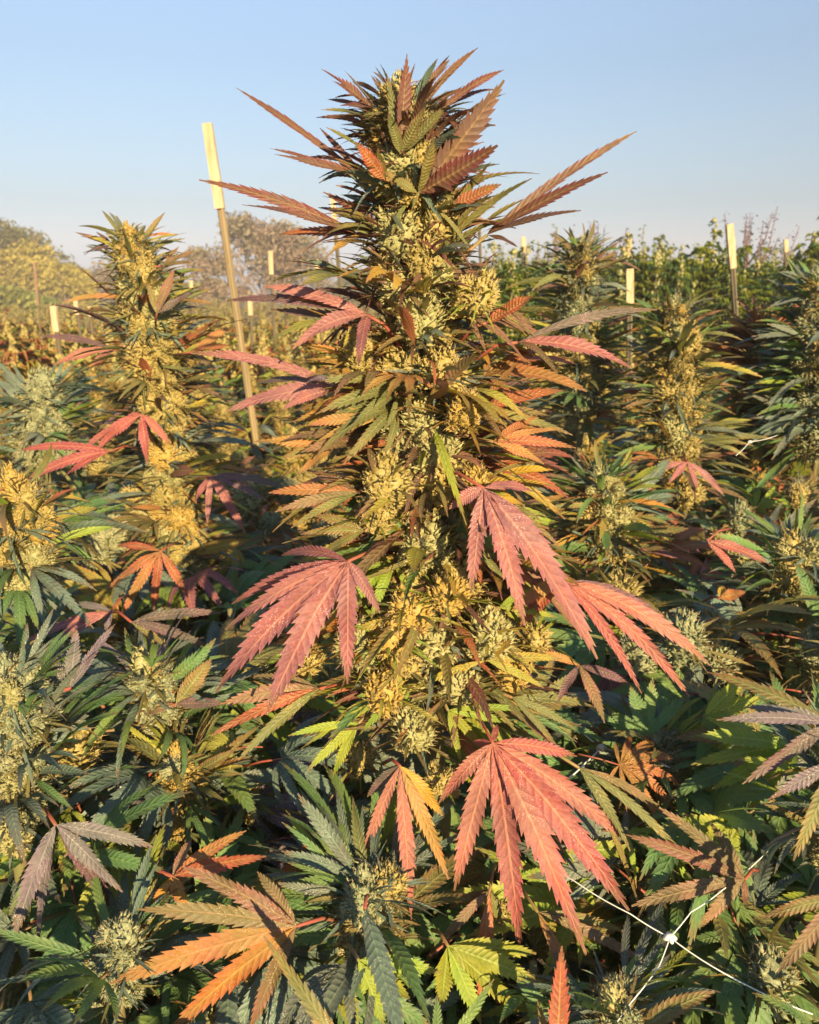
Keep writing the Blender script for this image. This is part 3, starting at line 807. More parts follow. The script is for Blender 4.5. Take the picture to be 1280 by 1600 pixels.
hero(main, (684, 176), .80, [(788, 109, .02, 16), (718, 205, -.04, 14), (775, 140, .06, 12)], 'plum', 16, .10, (640, 215, .8), guard=False, petmat=M_PET_GRN)
hero(main, (650, 150), .79, [(703, 93, .0, 14), (690, 133, .04, 10)], 'plum', 14, .02, (630, 175, .8), guard=False, petmat=M_PET_GRN)
hero(main, (699, 330), .78, [(783, 288, -.02, 24, 'rust', .05), (752, 306, .04, 14), (760, 320, -.05, 13, 'teal')], 'plum', 20, .05, (668, 350, .8), guard=False, petmat=M_PET_GRN)
hero(main, (603, 283), .76, [(556, 222, -.03, 26, 'rust', 0), (590, 232, -.02, 16, 'olive', 0)], 'rust', 24, 0, (615, 300, .78), nh=(-.3, -1, .2), guard=False, petmat=M_PET_GRN)
hero(main, (575, 493), .76, [(410, 447, .02, 26), (354, 470, .05, 20, 'purple'), (458, 545, -.05, 30, 'pink', .2), (560, 571, -.06, 26, 'pink', .18), (480, 480, .08, 16, 'teal')], 'pink', 24, .10, (626, 542, .78), guard=False)
hero(main, (533, 607), .76, [(298, 552, .03, 22, 'pink'), (354, 643, .0, 34, 'pink'), (480, 597, -.06, 22, 'grey'), (400, 600, .06, 20, 'purple'), (440, 640, -.04, 20)], 'pink', 26, .12, (600, 612, .78), guard=False)
hero(main, (809, 535), .77, [(1027, 484, .05, 20, 'purple', .11), (988, 576, -.02, 30, 'pink', .16), (874, 588, -.05, 14, 'brown', .2), (950, 560, .07, 14, 'purple')], 'pink', 22, .12, (742, 564, .78), guard=False)
hero(main, (745, 640), .77, [(809, 566, -.03, 14, 'rust', .03), (880, 610, -.03, 24, 'rust'), (860, 650, .0, 20, 'olive'), (895, 680, -.02, 18, 'olive'), (790, 690, -.05, 14, 'brown')], 'rust', 20, .08, (690, 660, .78), guard=False)
hero(main, (760, 505), .77, [(835, 462, -.02, 30, 'rust', .0), (820, 490, .03, 14, 'olive')], 'rust', 24, .05, (720, 535, .78), guard=False)
hero(main, (520, 700), .76, [(395, 690, .0, 22), (425, 650, .05, 16, 'olive'), (440, 715, -.03, 20, 'olive'), (470, 740, -.05, 22, 'rust')], 'rust', 20, .07, (600, 690, .78), guard=False)
hero(main, (560, 770), .75, [(420, 770, .0, 26, 'rust'), (430, 800, -.03, 22, 'brown'), (480, 735, .04, 18, 'brown'), (455, 825, -.05, 18, 'olive')], 'rust', 22, .08, (620, 750, .78), guard=False)
hero(main, (500, 1076), .74, [(345, 1100, -.02, 34, 'brown'), (330, 1150, -.05, 26, 'rust'), (372, 1188, -.06, 24, 'olive'), (390, 1058, .03, 24, 'brown')], 'brown', 28, .1, (545, 1080, .78), guard=False)
hero(main, (905, 1040), .76, [(870, 1100, -.03, 18, 'purple'), (945, 1130, -.04, 26, 'brown'), (985, 1070, -.02, 20, 'purple'), (840, 1020, .0, 18, 'rust')], 'purple', 22, .12, (820, 1010, .79), guard=False)
hero(main, (765, 1392), .66, [(682, 1480, -.03, 24, 'brown'), (748, 1592, -.05, 36, 'rust'), (790, 1470, .02, 24, 'olive'), (700, 1420, .03, 22, 'brown')], 'rust', 26, .1, (775, 1350, .72), guard=False, petmat=M_PET_GRN)
hero(main, (840, 1425), .66, [(1028, 1518, -.03, 26, 'brown'), (985, 1460, .01, 22, 'olive'), (900, 1560, -.05, 26, 'rust'), (905, 1590, -.06, 20, 'brown')], 'brown', 24, .12, (800, 1380, .72), guard=False, petmat=M_PET_GRN)
hero(main, (905, 1200), .70, [(1085, 1358, -.04, 20, 'olive'), (985, 1330, -.04, 26, 'olive'), (1060, 1290, .02, 18, 'brown'), (1000, 1420, .0, 14, 'olive')], 'olive', 20, .16, (800, 1150, .76), guard=False, petmat=M_PET_GRN)
# gold and lime leaves of the lower spire
for (J, pt, tips, m) in [
    ((640, 970), (668, 985), [(550, 985), (560, 1040), (610, 1060), (590, 950)], 'gold'),
    ((640, 1075), (690, 1050), [(555, 1090), (560, 1150), (470, 1170), (620, 1160)], 'lime'),
    ((760, 1032), (710, 1050), [(880, 1030), (850, 1075), (800, 1000), (640, 1080)], 'gold'),
    ((700, 1110), (680, 1080), [(790, 1130), (760, 1180), (720, 1190), (830, 1110)], 'lime'),
    ((560, 1130), (600, 1110), [(480, 1205), (520, 1215), (450, 1150)], 'lime'),
    ((780, 950), (720, 960), [(890, 925), (870, 965), (830, 920)], 'lime'),
    ((570, 830), (610, 820), [(470, 835), (500, 870), (490, 805)], 'olive'),
    ((770, 690), (720, 700), [(880, 670), (900, 700), (850, 725), (840, 650)], 'rust'),
    ((590, 655), (630, 660), [(480, 665), (495, 690), (510, 640)], 'rust'),
    ((800, 1090), (740, 1080), [(900, 1140), (930, 1105), (870, 1165)], 'olive'),
    ((615, 1012), (650, 1010), [(628, 1110), (575, 1070)], 'lime'),
    ((740, 860), (700, 850), [(800, 880), (790, 905), (830, 850)], 'olive')]:
    hero(main, J, .735, [(a, b, rng.uniform(-.03, .03), rng.uniform(15, 23)) for a, b in tips], m, 22, .09, (pt[0], pt[1], .78), guard=False, petmat=M_PET_GRN)
axis_px = [(624, 150), (629, 205), (638, 290), (648, 400), (655, 520), (662, 640), (668, 760), (676, 880), (678, 1000), (675, 1130), (690, 1270)]
axis = [at(x, y, DM+.0) for x, y in axis_px]
mr = random.Random(21)
UP = [('teal', 2), ('plum', 3), ('olive', 2.5), ('purple', 1), ('brown', 1)]
UP2 = [('teal', 2), ('olive', 4), ('green', 2), ('plum', .6), ('brown', 1), ('gold', .8)]
MIDP = [('olive', 3), ('rust', 2), ('brown', 2), ('gold', 1.5), ('teal', 1.5), ('purple', .6)]
LOW = [('olive', 2.5), ('gold', 3), ('lime', 2), ('rust', 1.5), ('brown', .7)]
cola(main, axis[:-1], [.018, .029, .036, .041, .043, .046, .050, .054, .056, .050], mr, [('gold', 5), ('pale', 2), ('warm', 1)], 285, (.055, .115), [UP, UP, MIDP, MIDP, LOW, LOW], .92, .70, ('olive', 'teal', 'plum', 'brown', 'olive'), .38, (.8, -.05), slim=1.0)
for (x, y, Y, rr) in [(600, 760, .74, 40), (590, 815, .75, 34), (720, 655, .75, 36), (745, 760, .77, 30), (560, 1010, .74, 40), (600, 1080, .73, 42), (760, 1000, .74, 42), (800, 1060, .76, 36), (640, 1150, .74, 40), (520, 950, .80, 36),
                      (700, 940, .73, 36), (830, 1000, .78, 32), (720, 1080, .74, 36), (480, 1040, .8, 32), (690, 1225, .72, 28), (560, 1190, .78, 30), (780, 1430, .68, 22), (610, 1000, .73, 36), (845, 560, .84, 26), (560, 560, .77, 32), (740, 470, .77, 34), (640, 960, .73, 36), (630, 1040, .73, 30)]:
    o = put('bud', mr.choice(BUDS), main, at(x, y, Y), V((mr.uniform(-1, 1), mr.uniform(-1, 1), 0)), V((mr.gauss(0, .3), -.3+mr.gauss(0, .3), 1)), rr*2.1*mpp(Y), BM[mr.choice(('gold', 'gold', 'warm', 'pale'))])
    setmat(o, LM[mr.choice(('gold', 'olive', 'lime'))], 2)
for i in range(95):
    py = mr.uniform(520, 1180); t = (py-520)/660
    c = lerp_poly(axis, (py-150)/(1270-150)); a = mr.random()*6.28
    if math.sin(a) > .55: continue
    d = V((math.cos(a), math.sin(a)*.8, mr.gauss(.08, .2))).normalized()
    pal = [('olive', 3), ('rust', 2), ('gold', 2), ('brown', 1.5), ('orange', 1)] if t < .5 else [('gold', 3), ('lime', 2.5), ('olive', 2.5), ('orange', 1.2), ('rust', 1)]
    s_ = mr.uniform(.07, .11)*(.9+.4*t); p0 = c+V((d.x, d.y, 0))*.03
    if not clear_of_heroes(p0+d*s_*.8, .03): continue
    put('fan_leaf', mr.choice(FIVES+FANS[3:5]), main, p0, d, V((mr.gauss(0, .4), mr.gauss(-.4, .3), 1)), s_, LM[pick(mr, pal)])
RM = [.018, .029, .036, .041, .043, .046, .050, .054, .056, .050]
spray(main, axis[:5], RM[:5], 300, mr, (.04, .072), UP, (.75, .1))
spray(main, axis[4:10], RM[4:10], 420, mr, (.06, .13), [('olive', 4), ('rust', 1.5), ('brown', 1.5), ('gold', 2), ('green', 1.5), ('plum', 1), ('lime', 1)], (.15, -.1), .4)
stem(main, [V((.03, DM+.01, -.02)), V((.03, DM+.01, .5)), axis[-1]]+[a+V((0, .008, 0)) for a in axis[-2:0:-1]], .013, .004)
canopy(main, V((.03, DM+.03, 0)), 34, .30, .94, 1.14, mr, [('olive', 2), ('green', 3), ('gold', 2), ('lime', 4), ('rust', .6)], (.08, .12))  # extra yellow-green leaves imitate the sunlit glow under the centre

# ------------------------------------------------------------------ other near plants, each with a spire and its ring of fan leaves
SHADE = [('green', 6), ('teal', 6), ('olive', .8), ('lime', 1.2), ('grey', .5)]  # greener, bluer mix: the cool shade is put into the leaf colours
WARM = [('olive', 2.5), ('rust', 1.3), ('pink', .5), ('brown', .7), ('gold', 1.6), ('green', 3), ('teal', 1.2), ('orange', .6), ('lime', .8)]
GREEN = [('green', 6), ('lime', 2.6), ('teal', 1.5), ('olive', 1)]
def near(label, px, D, rads_px, r, buds, sug, pals, can, canpal, ns=90, slen=(.05, .10), size=(.10, .16), heroes=(), bs=1.0, z=(.92, 1.10), R_=.30, step=.62, nd=None, leafm=('olive', 'teal')):
    pts = [at(x, y, D+(nd or 0)*i/max(1, len(px)-1)) for i, (x, y) in enumerate(px)]
    b = pts[-1]
    root = plant_root(b.x, b.y, label)
    for h in heroes: hero(root, *h[0], **h[1])
    k = mpp(D)
    cola(root, pts, [q*k for q in rads_px], r, buds, ns, slen, pals, bs, step, leafm, .35, (.7, 0), slim=.8)
    if len(px) > 3 and D > 1.1: spray(root, pts, [q*k for q in rads_px], 220, r, slen, pals[0] if len(pals) < 3 else MIDP, (.4, 0), .3)
    stem(root, [V((b.x, b.y, -.02)), V((b.x, b.y, b.z*.6))]+[p+V((0, .005, 0)) for p in pts[:0:-1]], .011, .003)
    if can: canopy(root, V((b.x, b.y, 0)), can, R_, z[0], z[1], r, canpal, size)
    return root
GB = [('gold', 4), ('warm', 2), ('pale', 1)]; PB = [('pale', 4), ('teal', 2)]; TB = [('teal', 4), ('pale', 1)]
H = lambda *a, **k: (a, k)
near('slim tall hemp spire on the left with pink drooping leaves, below the skyline trees', [(203, 358), (212, 420), (228, 500), (242, 580), (256, 680), (272, 790), (285, 900), (292, 1000)], 1.5, [13, 29, 36, 39, 38, 35, 33, 31], random.Random(31), GB, 1, [UP2, MIDP, MIDP, LOW], 40, WARM, 190, (.07, .15), heroes=[
    H((221, 647), 1.34, [(150, 705, -.02, 26), (120, 715, -.01, 20), (231, 726, -.03, 20), (268, 697, -.02, 16), (190, 660, .02, 14)], 'red', 20, .12, (240, 690, 1.46)),
    H((172, 705), 1.32, [(30, 704, .0, 18), (40, 752, -.02, 22), (95, 750, -.02, 18)], 'red', 18, .12, (215, 700, 1.42)),
    H((330, 744), 1.34, [(304, 785, -.01, 14), (324, 820, -.03, 16), (383, 830, -.02, 22), (448, 762, .02, 20, 'purple'), (421, 785, .0, 18, 'purple')], 'pink', 18, .11, (290, 760, 1.46)),
    H((251, 861), 1.28, [(165, 925, -.01, 22), (190, 962, -.02, 22), (240, 958, -.02, 22), (295, 935, -.01, 20), (182, 852, .03, 16)], 'rust', 20, .09, (285, 850, 1.42)),
    H((178, 545), 1.48, [(60, 525, .03, 14, 'purple'), (85, 570, -.02, 20, 'red'), (140, 580, -.04, 18, 'red')], 'red', 16, .09, (235, 540, 1.50), guard=False),
    H((245, 490), 1.42, [(272, 420, .0, 18, 'brown', 0), (305, 455, .0, 18, 'purple', 0), (230, 440, .0, 12, 'olive', 0)], 'brown', 16, 0, (243, 515, 1.47), guard=False),
    H((178, 385), 1.50, [(118, 363, .0, 8), (150, 362, .03, 7), (130, 395, -.04, 8)], 'purple', 8, .05, (205, 400, 1.50), guard=False),
    H((255, 415), 1.50, [(305, 392, .0, 13), (300, 410, -.04, 9), (280, 385, .04, 8)], 'brown', 10, .05, (225, 430, 1.50), guard=False),
    H((300, 550), 1.46, [(365, 510, .0, 16, 'rust'), (360, 540, -.03, 14, 'rust'), (340, 580, -.04, 12)], 'brown', 14, .06, (250, 570, 1.49), guard=False)])
near('fat golden bud cut by the left edge, below the slim spire', [(28, 748), (30, 800), (32, 850), (30, 900)], 1.0, [30, 52, 56, 52], random.Random(32), [('warm', 3), ('gold', 4), ('pale', 2)], 1, [WARM, SHADE], 46, SHADE, 80, (.07, .14), (.11, .17), nd=.02,
     heroes=[H((175, 955), .92, [(30, 1010, 0, 22, 'pink'), (62, 1022, -.02, 24, 'pink'), (165, 985, .0, 16, 'grey'), (110, 945, .04, 16, 'grey')], 'pink', 20, .1, (200, 930, .98), guard=False),
             H((205, 972), .92, [(345, 958, .0, 24, 'purple'), (325, 1010, -.02, 22, 'purple'), (265, 1015, -.02, 16, 'olive')], 'purple', 20, .1, (170, 955, .98), guard=False)])
near('pale frosted bud low at the left edge, with an amber lower half', [(20, 1045), (28, 1100), (40, 1160), (30, 1230), (20, 1300)], .72, [36, 54, 54, 50, 50], random.Random(33), [('pale', 1), ('teal', 4)], 1, [SHADE, SHADE], 30, SHADE, 70, (.06, .11), (.10, .15), z=(.90, 1.04),
     heroes=[H((87, 1289), .64, [(240, 1324, .0, 34), (192, 1394, -.02, 38), (48, 1395, -.02, 36), (20, 1470, -.03, 40), (192, 1440, .02, 34, 'purple'), (60, 1480, .03, 30)], 'grey', 34, .1, (60, 1260, .7), lab='grey violet fan leaf spread below the pale bud'),
             H((110, 1075), .72, [(120, 985, .03, 34), (180, 975, .04, 24), (150, 1020, .01, 20), (60, 1000, .05, 30)], 'grey', 28, .05, (60, 1110, .74), guard=False)])
near('small green frosted bud with a dark leaf, left of the big pink leaf', [(232, 1035), (240, 1085), (252, 1140)], .86, [34, 42, 40], random.Random(34), TB, 1, [SHADE, SHADE], 44, SHADE, 60, (.06, .12), (.11, .17),
     heroes=[H((275, 1100), .84, [(330, 1030, .02, 40, 'olive', 0), (350, 1100, -.01, 26, 'purple'), (210, 1120, .0, 24, 'brown')], 'olive', 30, .05, (255, 1130, .86), guard=False),
             H((270, 1370), .62, [(385, 1298, -.0, 28), (416, 1338, -.02, 36), (291, 1424, -.02, 34, 'orange'), (232, 1432, -.01, 22, 'orange'), (300, 1310, .03, 24, 'brown')], 'rust', 30, .08, (217, 1362, .66), guard=False)])
near('bud seen from above in a star of green leaves, front centre', [(578, 1372), (580, 1420), (580, 1470)], .62, [44, 62, 60], random.Random(35), [('gold', 2), ('pale', 3), ('teal', 3)], 1, [SHADE, SHADE], 40, SHADE, 110, (.07, .13), (.11, .15), z=(.84, .96),
     heroes=[H((464, 1447), .58, [(287, 1355, .0, 44), (214, 1421, -.01, 48), (171, 1537, -.02, 56, 'rust'), (265, 1612, -.02, 52, 'orange'), (389, 1612, -.01, 38, 'brown'), (402, 1362, .03, 32, 'brown'), (330, 1440, .02, 44, 'olive')], 'brown', 48, .08, (540, 1440, .62), lab='brown orange fan leaf spread to the left in front'),
             H((570, 1420), .55, [(630, 1640, -.10, 52, 'teal', .03)], 'teal', 50, .03, (575, 1400, .58), guard=False),
             H((470, 1345), .66, [(440, 1385, .0, 44, 'orange'), (500, 1310, .02, 34, 'rust'), (455, 1400, .02, 30, 'rust')], 'rust', 36, .05, (520, 1320, .7), guard=False),
             H((560, 1370), .62, [(465, 1240, .02, 36, 'teal'), (510, 1290, .03, 30, 'green'), (440, 1330, .0, 30, 'teal'), (430, 1390, .0, 26, 'green')], 'teal', 32, .05, (575, 1395, .62), guard=False)])
near('round pale bud right of the tall plant, behind its pink leaf', [(940, 742), (945, 790), (950, 840), (955, 890)], 1.42, [18, 36, 40, 38], random.Random(36), [('gold', 3), ('pale', 4)], 1, [WARM, WARM], 46, WARM, 90, (.07, .15), (.11, .18))
near('slender golden hemp spire on the right, under the short pale stake', [(1056, 474), (1058, 540), (1058, 610), (1060, 690), (1064, 780)], 1.75, [14, 28, 34, 34, 32], random.Random(37), GB, 1, [UP2, WARM], 46, WARM, 110, (.07, .15), (.12, .19),
     heroes=[H((1075, 722), 1.6, [(1010, 742, .0, 12), (1045, 755, -.02, 14), (1090, 765, -.02, 12), (1132, 775, -.02, 14)], 'pink', 12, .12, (1060, 715, 1.7), guard=False)])
near('dark leafy hemp spire below the purple dried weed heads', [(908, 380), (906, 430), (905, 500), (905, 580), (908, 660)], 2.0, [10, 24, 29, 30, 30], random.Random(38), [('gold', 3), ('teal', 1)], 1, [UP2, WARM], 42, WARM, 130, (.07, .16), (.12, .2))
near('brownish hemp spire near the right edge, below the right wooden stake', [(1195, 492), (1196, 560), (1200, 640), (1205, 700)], 2.15, [12, 26, 29, 30], random.Random(39), [('gold', 2), ('warm', 1)], 1, [[('rust', 3), ('brown', 3), ('orange', 1)], WARM], 44, WARM, 110, (.08, .18), (.12, .2))
near('dark green hemp plant cut by the right edge at mid height', [(1285, 430), (1285, 520), (1285, 620), (1280, 700)], 1.9, [24, 34, 36, 36], random.Random(40), [('teal', 2), ('gold', 1)], 1, [SHADE, SHADE], 44, SHADE, 110, (.09, .18), (.12, .2))
near('bud with a white leaf tip standing at the right edge', [(1243, 850), (1240, 890), (1238, 940)], 1.22, [30, 40, 38], random.Random(41), [('pale', 3), ('gold', 2)], 1, [SHADE, SHADE], 46, SHADE, 70, (.07, .14), (.11, .18),
     heroes=[H((1105, 845), 1.15, [(1200, 880, -.02, 24), (1150, 895, -.02, 18), (1125, 870, .0, 16)], 'red', 18, .1, (1140, 826, 1.2), guard=False),
             H((1125, 935), 1.1, [(1165, 925, .0, 26), (1130, 915, .02, 16)], 'orange', 20, .05, (1100, 940, 1.15), guard=False)])
near('green bud among broad bright green leaves, right of the big red leaf', [(1030, 1150), (1033, 1190), (1035, 1240)], .86, [36, 46, 44], random.Random(42), TB, 1, [GREEN, GREEN], 60, GREEN, 70, (.06, .12), (.12, .18), z=(.9, 1.05),
     heroes=[H((1010, 1150), .84, [(985, 1070, .02, 34, 'green', 0), (1020, 1058, .03, 34, 'green', 0), (950, 1110, .0, 28, 'green', 0), (1075, 1085, .03, 26, 'green', 0)], 'green', 30, 0, (1020, 1175, .85), guard=False),
             H((1085, 1250), .80, [(1165, 1080, .04, 46, 'lime', 0), (1120, 1060, .05, 34, 'green', 0), (1010, 1350, -.03, 36, 'green'), (1190, 1170, .02, 34, 'lime')], 'green', 36, .03, (1050, 1240, .84), guard=False)])
near('low bud by the net at the bottom edge, right of centre', [(962, 1552), (962, 1590), (960, 1640)], .56, [40, 56, 56], random.Random(43), TB, 1, [SHADE, SHADE], 26, GREEN, 60, (.05, .10), (.10, .14), z=(.80, .90))
near('small dark bud beside the brown fan leaf in front right', [(1022, 1358), (1025, 1395), (1030, 1440)], .74, [26, 38, 40], random.Random(44), TB, 1, [GREEN, SHADE], 44, GREEN, 50, (.05, .10), (.11, .17), z=(.86, .98),
     heroes=[H((1164, 1374), .66, [(978, 1304, .0, 34), (987, 1416, -.02, 38), (1079, 1461, -.02, 34), (1030, 1262, .03, 32), (1109, 1283, .03, 28), (1164, 1416, .0, 16)], 'brown', 34, .07, (1185, 1360, .7), lab='brown fan leaf pointing left above the white net knot')])
near('blue green frosted bud far left, left of the slim spire', [(62, 605), (64, 650), (70, 710)], 1.85, [28, 38, 38], random.Random(45), TB, 1, [[('teal', 1)], SHADE], 46, SHADE, 90, (.08, .16), (.12, .2))
near('leafy hemp plant leaning in from the right edge near the bottom', [(1330, 1180), (1320, 1260), (1310, 1340)], .64, [44, 56, 56], random.Random(46), PB, 1, [SHADE, SHADE], 26, SHADE, 60, (.06, .11), (.10, .15), z=(.88, 1.0),
     heroes=[H((1300, 1130), .62, [(1105, 1050, .05, 28, 'olive', .08), (1165, 1105, .02, 30, 'grey'), (1120, 1125, -.02, 26, 'grey'), (1160, 1225, -.02, 34, 'purple')], 'grey', 34, .08, (1340, 1150, .64), guard=False),
             H((1310, 1190), .58, [(1240, 1345, -.03, 34, 'olive'), (1200, 1250, .0, 32), (1290, 1400, -.02, 32)], 'grey', 40, .08, (1340, 1180, .6), guard=False),
             H((1320, 1400), .56, [(1190, 1435, .0, 30, 'olive'), (1215, 1520, -.02, 38), (1290, 1540, -.02, 34, 'teal')], 'brown', 40, .08, (1340, 1390, .58), guard=False)])
near('small shaded buds among drooping leaves at the bottom left', [(190, 1460), (185, 1500), (180, 1560)], .58, [36, 48, 46], random.Random(47), TB, 1, [SHADE, SHADE], 34, SHADE, 80, (.06, .11), (.10, .14), z=(.84, .96))
near('dark bud with amber sunlit side, above the front left fan leaf', [(285, 1180), (285, 1230), (285, 1290)], .80, [34, 44, 44], random.Random(48), [('warm', 2), ('teal', 1)], 1, [LOW, SHADE], 40, GREEN, 60, (.05, .10), (.11, .16), z=(.9, 1.02))
for i, (x, y, lab, pal) in enumerate([
    (-.62, 1.55, 'low bushy hemp plant in shade between the slim spire and the left edge', SHADE), (-.22, 1.75, 'bushy hemp plant filling the gap between the slim spire and tallest plant', WARM),
    (.42, 1.15, 'green bushy hemp plant under the long pink leaflets right of the spire', WARM), (.30, 1.9, 'bushy brown green hemp plant just behind the tallest plant, right side', WARM),
    (.78, 1.55, 'bushy hemp plant between the slender golden spire and white tipped bud', WARM), (-.28, 1.15, 'dark low hemp plant below the orange leaf of the slim spire', SHADE),
    (.62, .95, 'broad green hemp plant low on the right above the net', GREEN), (.12, .62, 'green and yellow hemp plant under the big red leaf', [('lime', 5), ('green', 3), ('olive', 1), ('gold', 2)]),  # mostly yellow-green, colouring in the glow under the spire
    (.36, .60, 'green hemp plant under the white net knot', GREEN), (-.20, .72, 'green hemp plant filling the front left hollow', GREEN),
    (-.38, .50, 'shaded hemp plant in the front left corner', SHADE), (0.0, .48, 'hemp plant with leaf tips poking up at the bottom edge', GREEN), (.45, .46, 'dark green hemp plant in the front right corner', GREEN),
    (-.95, 2.2, 'bushy blue green hemp plant at the left edge behind the frosted bud', SHADE), (1.05, 2.3, 'bushy hemp plant at the right edge behind the brownish spire', WARM), (-.5, .95, 'shaded hemp plant under the fat golden bud', SHADE)]):
    r = random.Random(60+i)
    root = plant_root(x, y, lab)
    near_front = y < .8
    if i == 11:
        for J, tips in [((700, 1478, .60), [(842, 1535), (810, 1580), (752, 1602), (690, 1570), (838, 1490)]), ((880, 1330, .72), [(960, 1370), (930, 1420), (1000, 1330)]),
                        ((560, 1500, .56), [(640, 1560), (600, 1600), (690, 1520)])]:
            hero(root, (J[0], J[1]), J[2], [(a_, b_, rng.uniform(-.02, .03), rng.uniform(38, 48)) for a_, b_ in tips], 'lime', 44, .06, (J[0]-25, J[1]-25, J[2]+.04), nh=(.2, -.75, .6), guard=False, petmat=M_PET_GRN)  # yellow-green colour stands in for sun patches on these leaves
    if i == 6:
        for J, tips in [((1240, 1165, .76), [(1080, 1195), (1110, 1235), (1170, 1265), (1090, 1150)]), ((1150, 1290, .72), [(1040, 1290), (1075, 1335), (1130, 1370)]), ((1100, 1120, .80), [(1190, 1090), (1165, 1060), (1180, 1140)])]:
            hero(root, (J[0], J[1]), J[2], [(a_, b_, rng.uniform(-.02, .03), rng.uniform(34, 44)) for a_, b_ in tips], 'lime', 40, .06, (J[0]+25, J[1]+15, J[2]+.04), nh=(.2, -.75, .6), guard=False, petmat=M_PET_GRN)  # sunlit patches put into the leaf colour as yellow-green
        hero(root, (868, 1680), .50, [(878, 1478, .03, 50, 'rust', 0), (840, 1560, .03, 24, 'olive', 0)], 'rust', 44, 0, (866, 1720, .5), guard=False, petmat=M_PET_GRN)
        hero(root, (570, 1690), .47, [(412, 1462, .05, 40, 'olive', .02)], 'olive', 40, 0, (590, 1720, .47), guard=False, petmat=M_PET_GRN)
        hero(root, (685, 1660), .48, [(683, 1552, .03, 26, 'green', 0), (772, 1530, .05, 28, 'green', 0)], 'green', 30, 0, (700, 1700, .48), guard=False, petmat=M_PET_GRN)
    zt = .86 if y < .55 else .97 if near_front else 1.12
    stem(root, [V((x, y, -.02)), V((x+.01, y, .5)), V((x, y+.01, zt))], .011, .004)
    canopy(root, V((x, y, 0)), 84 if y < 1.4 else 60, .31, zt-.34, zt, r, pal, (.10, .16) if y < 1.0 else (.12, .20))
    for j in range(4 if near_front else 9):
        a = r.random()*6.28; q = r.uniform(.05, .22)
        p = V((x+math.cos(a)*q, y+math.sin(a)*q, zt+r.uniform(-.1, .06)))
        if clear_of_heroes(p, .03) and p.y > .36:
            put('bud', r.choice(BUDS), root, p, V((1, r.uniform(-1, 1), 0)), V((r.gauss(0, .2), r.gauss(0, .2), 1)), r.uniform(.05, .075), BM[r.choice(('teal', 'pale', 'gold'))])

# ------------------------------------------------------------------ middle field: one plant built with its parts, then copied
def mid_proto(seed, h, pal, sugp, buds):
    r = random.Random(seed)
    root = link('hemp_plant', None); ROOTLOC[root.name] = V((0, 0, 0))
    pts = [V((0, 0, h-.32*i/4+.02*math.sin(i))) for i in range(5)]
    cola(root, pts, [.022, .034, .038, .040, .036], r, buds, 40, (.07, .15), sugp, 1.15, 1.0, ('olive',), .5, (.6, .1))
    for q in range(3):
        a = q*2.1+r.random(); x, y = math.cos(a)*.20, math.sin(a)*.20; hh = h*r.uniform(.84, .93)
        pp = [V((x*(1-.1*i), y*(1-.1*i), hh-.16*i/2)) for i in range(3)]
        cola(root, pp, [.018, .028, .030], r, buds, 12, (.06, .12), sugp, 1.15, 1.1, ('olive',), .5, (.6, .1))
        stem(root, [V((0, 0, hh*.5)), pp[-1], pp[0]], .007, .003, 'branch')
    canopy(root, V((0, 50, 0)), 0, .3, 0, 0, r, pal)
    for i in range(42):
        a = r.random()*6.28; q = math.sqrt(r.random())*.26
        p = V((math.cos(a)*q, math.sin(a)*q, h*r.uniform(.52, .84)-.1*q)); d = V((math.cos(a), math.sin(a), r.gauss(.05, .3))).normalized()
        put('fan_leaf', r.choice(FANS), root, p, d, V((r.gauss(0, .3)+d.x*.5, r.gauss(0, .3)+d.y*.5, 1)), r.uniform(.12, .20), LM[pick(r, pal)])
    stem(root, [V((0, 0, -.02)), V((.01, 0, h*.5)), pts[-1], pts[1]], .011, .004)
    return root
def copy_tree(o, parent=None):
    c = o.copy(); COL.objects.link(c)
    if parent is not None: c.parent = parent
    for ch in list(o.children): copy_tree(ch, c)
    return c
MIDS = [mid_proto(500, 1.30, WARM, [WARM, LOW], GB), mid_proto(501, 1.24, [('rust', 3), ('gold', 3), ('olive', 2), ('brown', 2)], [LOW, LOW], [('gold', 3), ('warm', 2)]), mid_proto(502, 1.28, SHADE, [SHADE, WARM], GB)]
used = set()
midr = random.Random(77)
mspots = []
y = 2.35
while y < 4.7:
    xw = .54*y+.15; x = -xw+midr.uniform(0, .3)
    while x < xw:
        mspots.append((x+midr.uniform(-.1, .1), y+midr.uniform(-.15, .15))); x += .42
    y += .50
for (x, y) in mspots:
    i = midr.choice((0, 0, 0, 1, 1, 1, 2))
    side = 'left' if x < 0 else 'right'
    if i not in used: o = MIDS[i]; used.add(i)
    else: o = copy_tree(MIDS[i])
    o.location = (x, y, 0); o.rotation_euler = (0, 0, midr.random()*6.28)
    s = midr.uniform(.90, 1.03); o.scale = (s, s, s)
    kind = ['green and rust', 'golden rust', 'dark green'][i]
    q_ = proj(V((x, y, 1.2)))[0]
    zone = 'left of the slim left spire' if q_ < 200 else 'between slim spire and tallest plant' if q_ < 620 else 'between tallest plant and slender spire' if q_ < 1050 else 'right of the slender golden spire'
    dist = 'first' if y < 3.1 else 'second' if y < 4.0 else 'third'
    tag(o, kind+' leaved hemp plant, '+dist+' middle row, '+zone, 'hemp plant', dist+' middle row, '+zone)

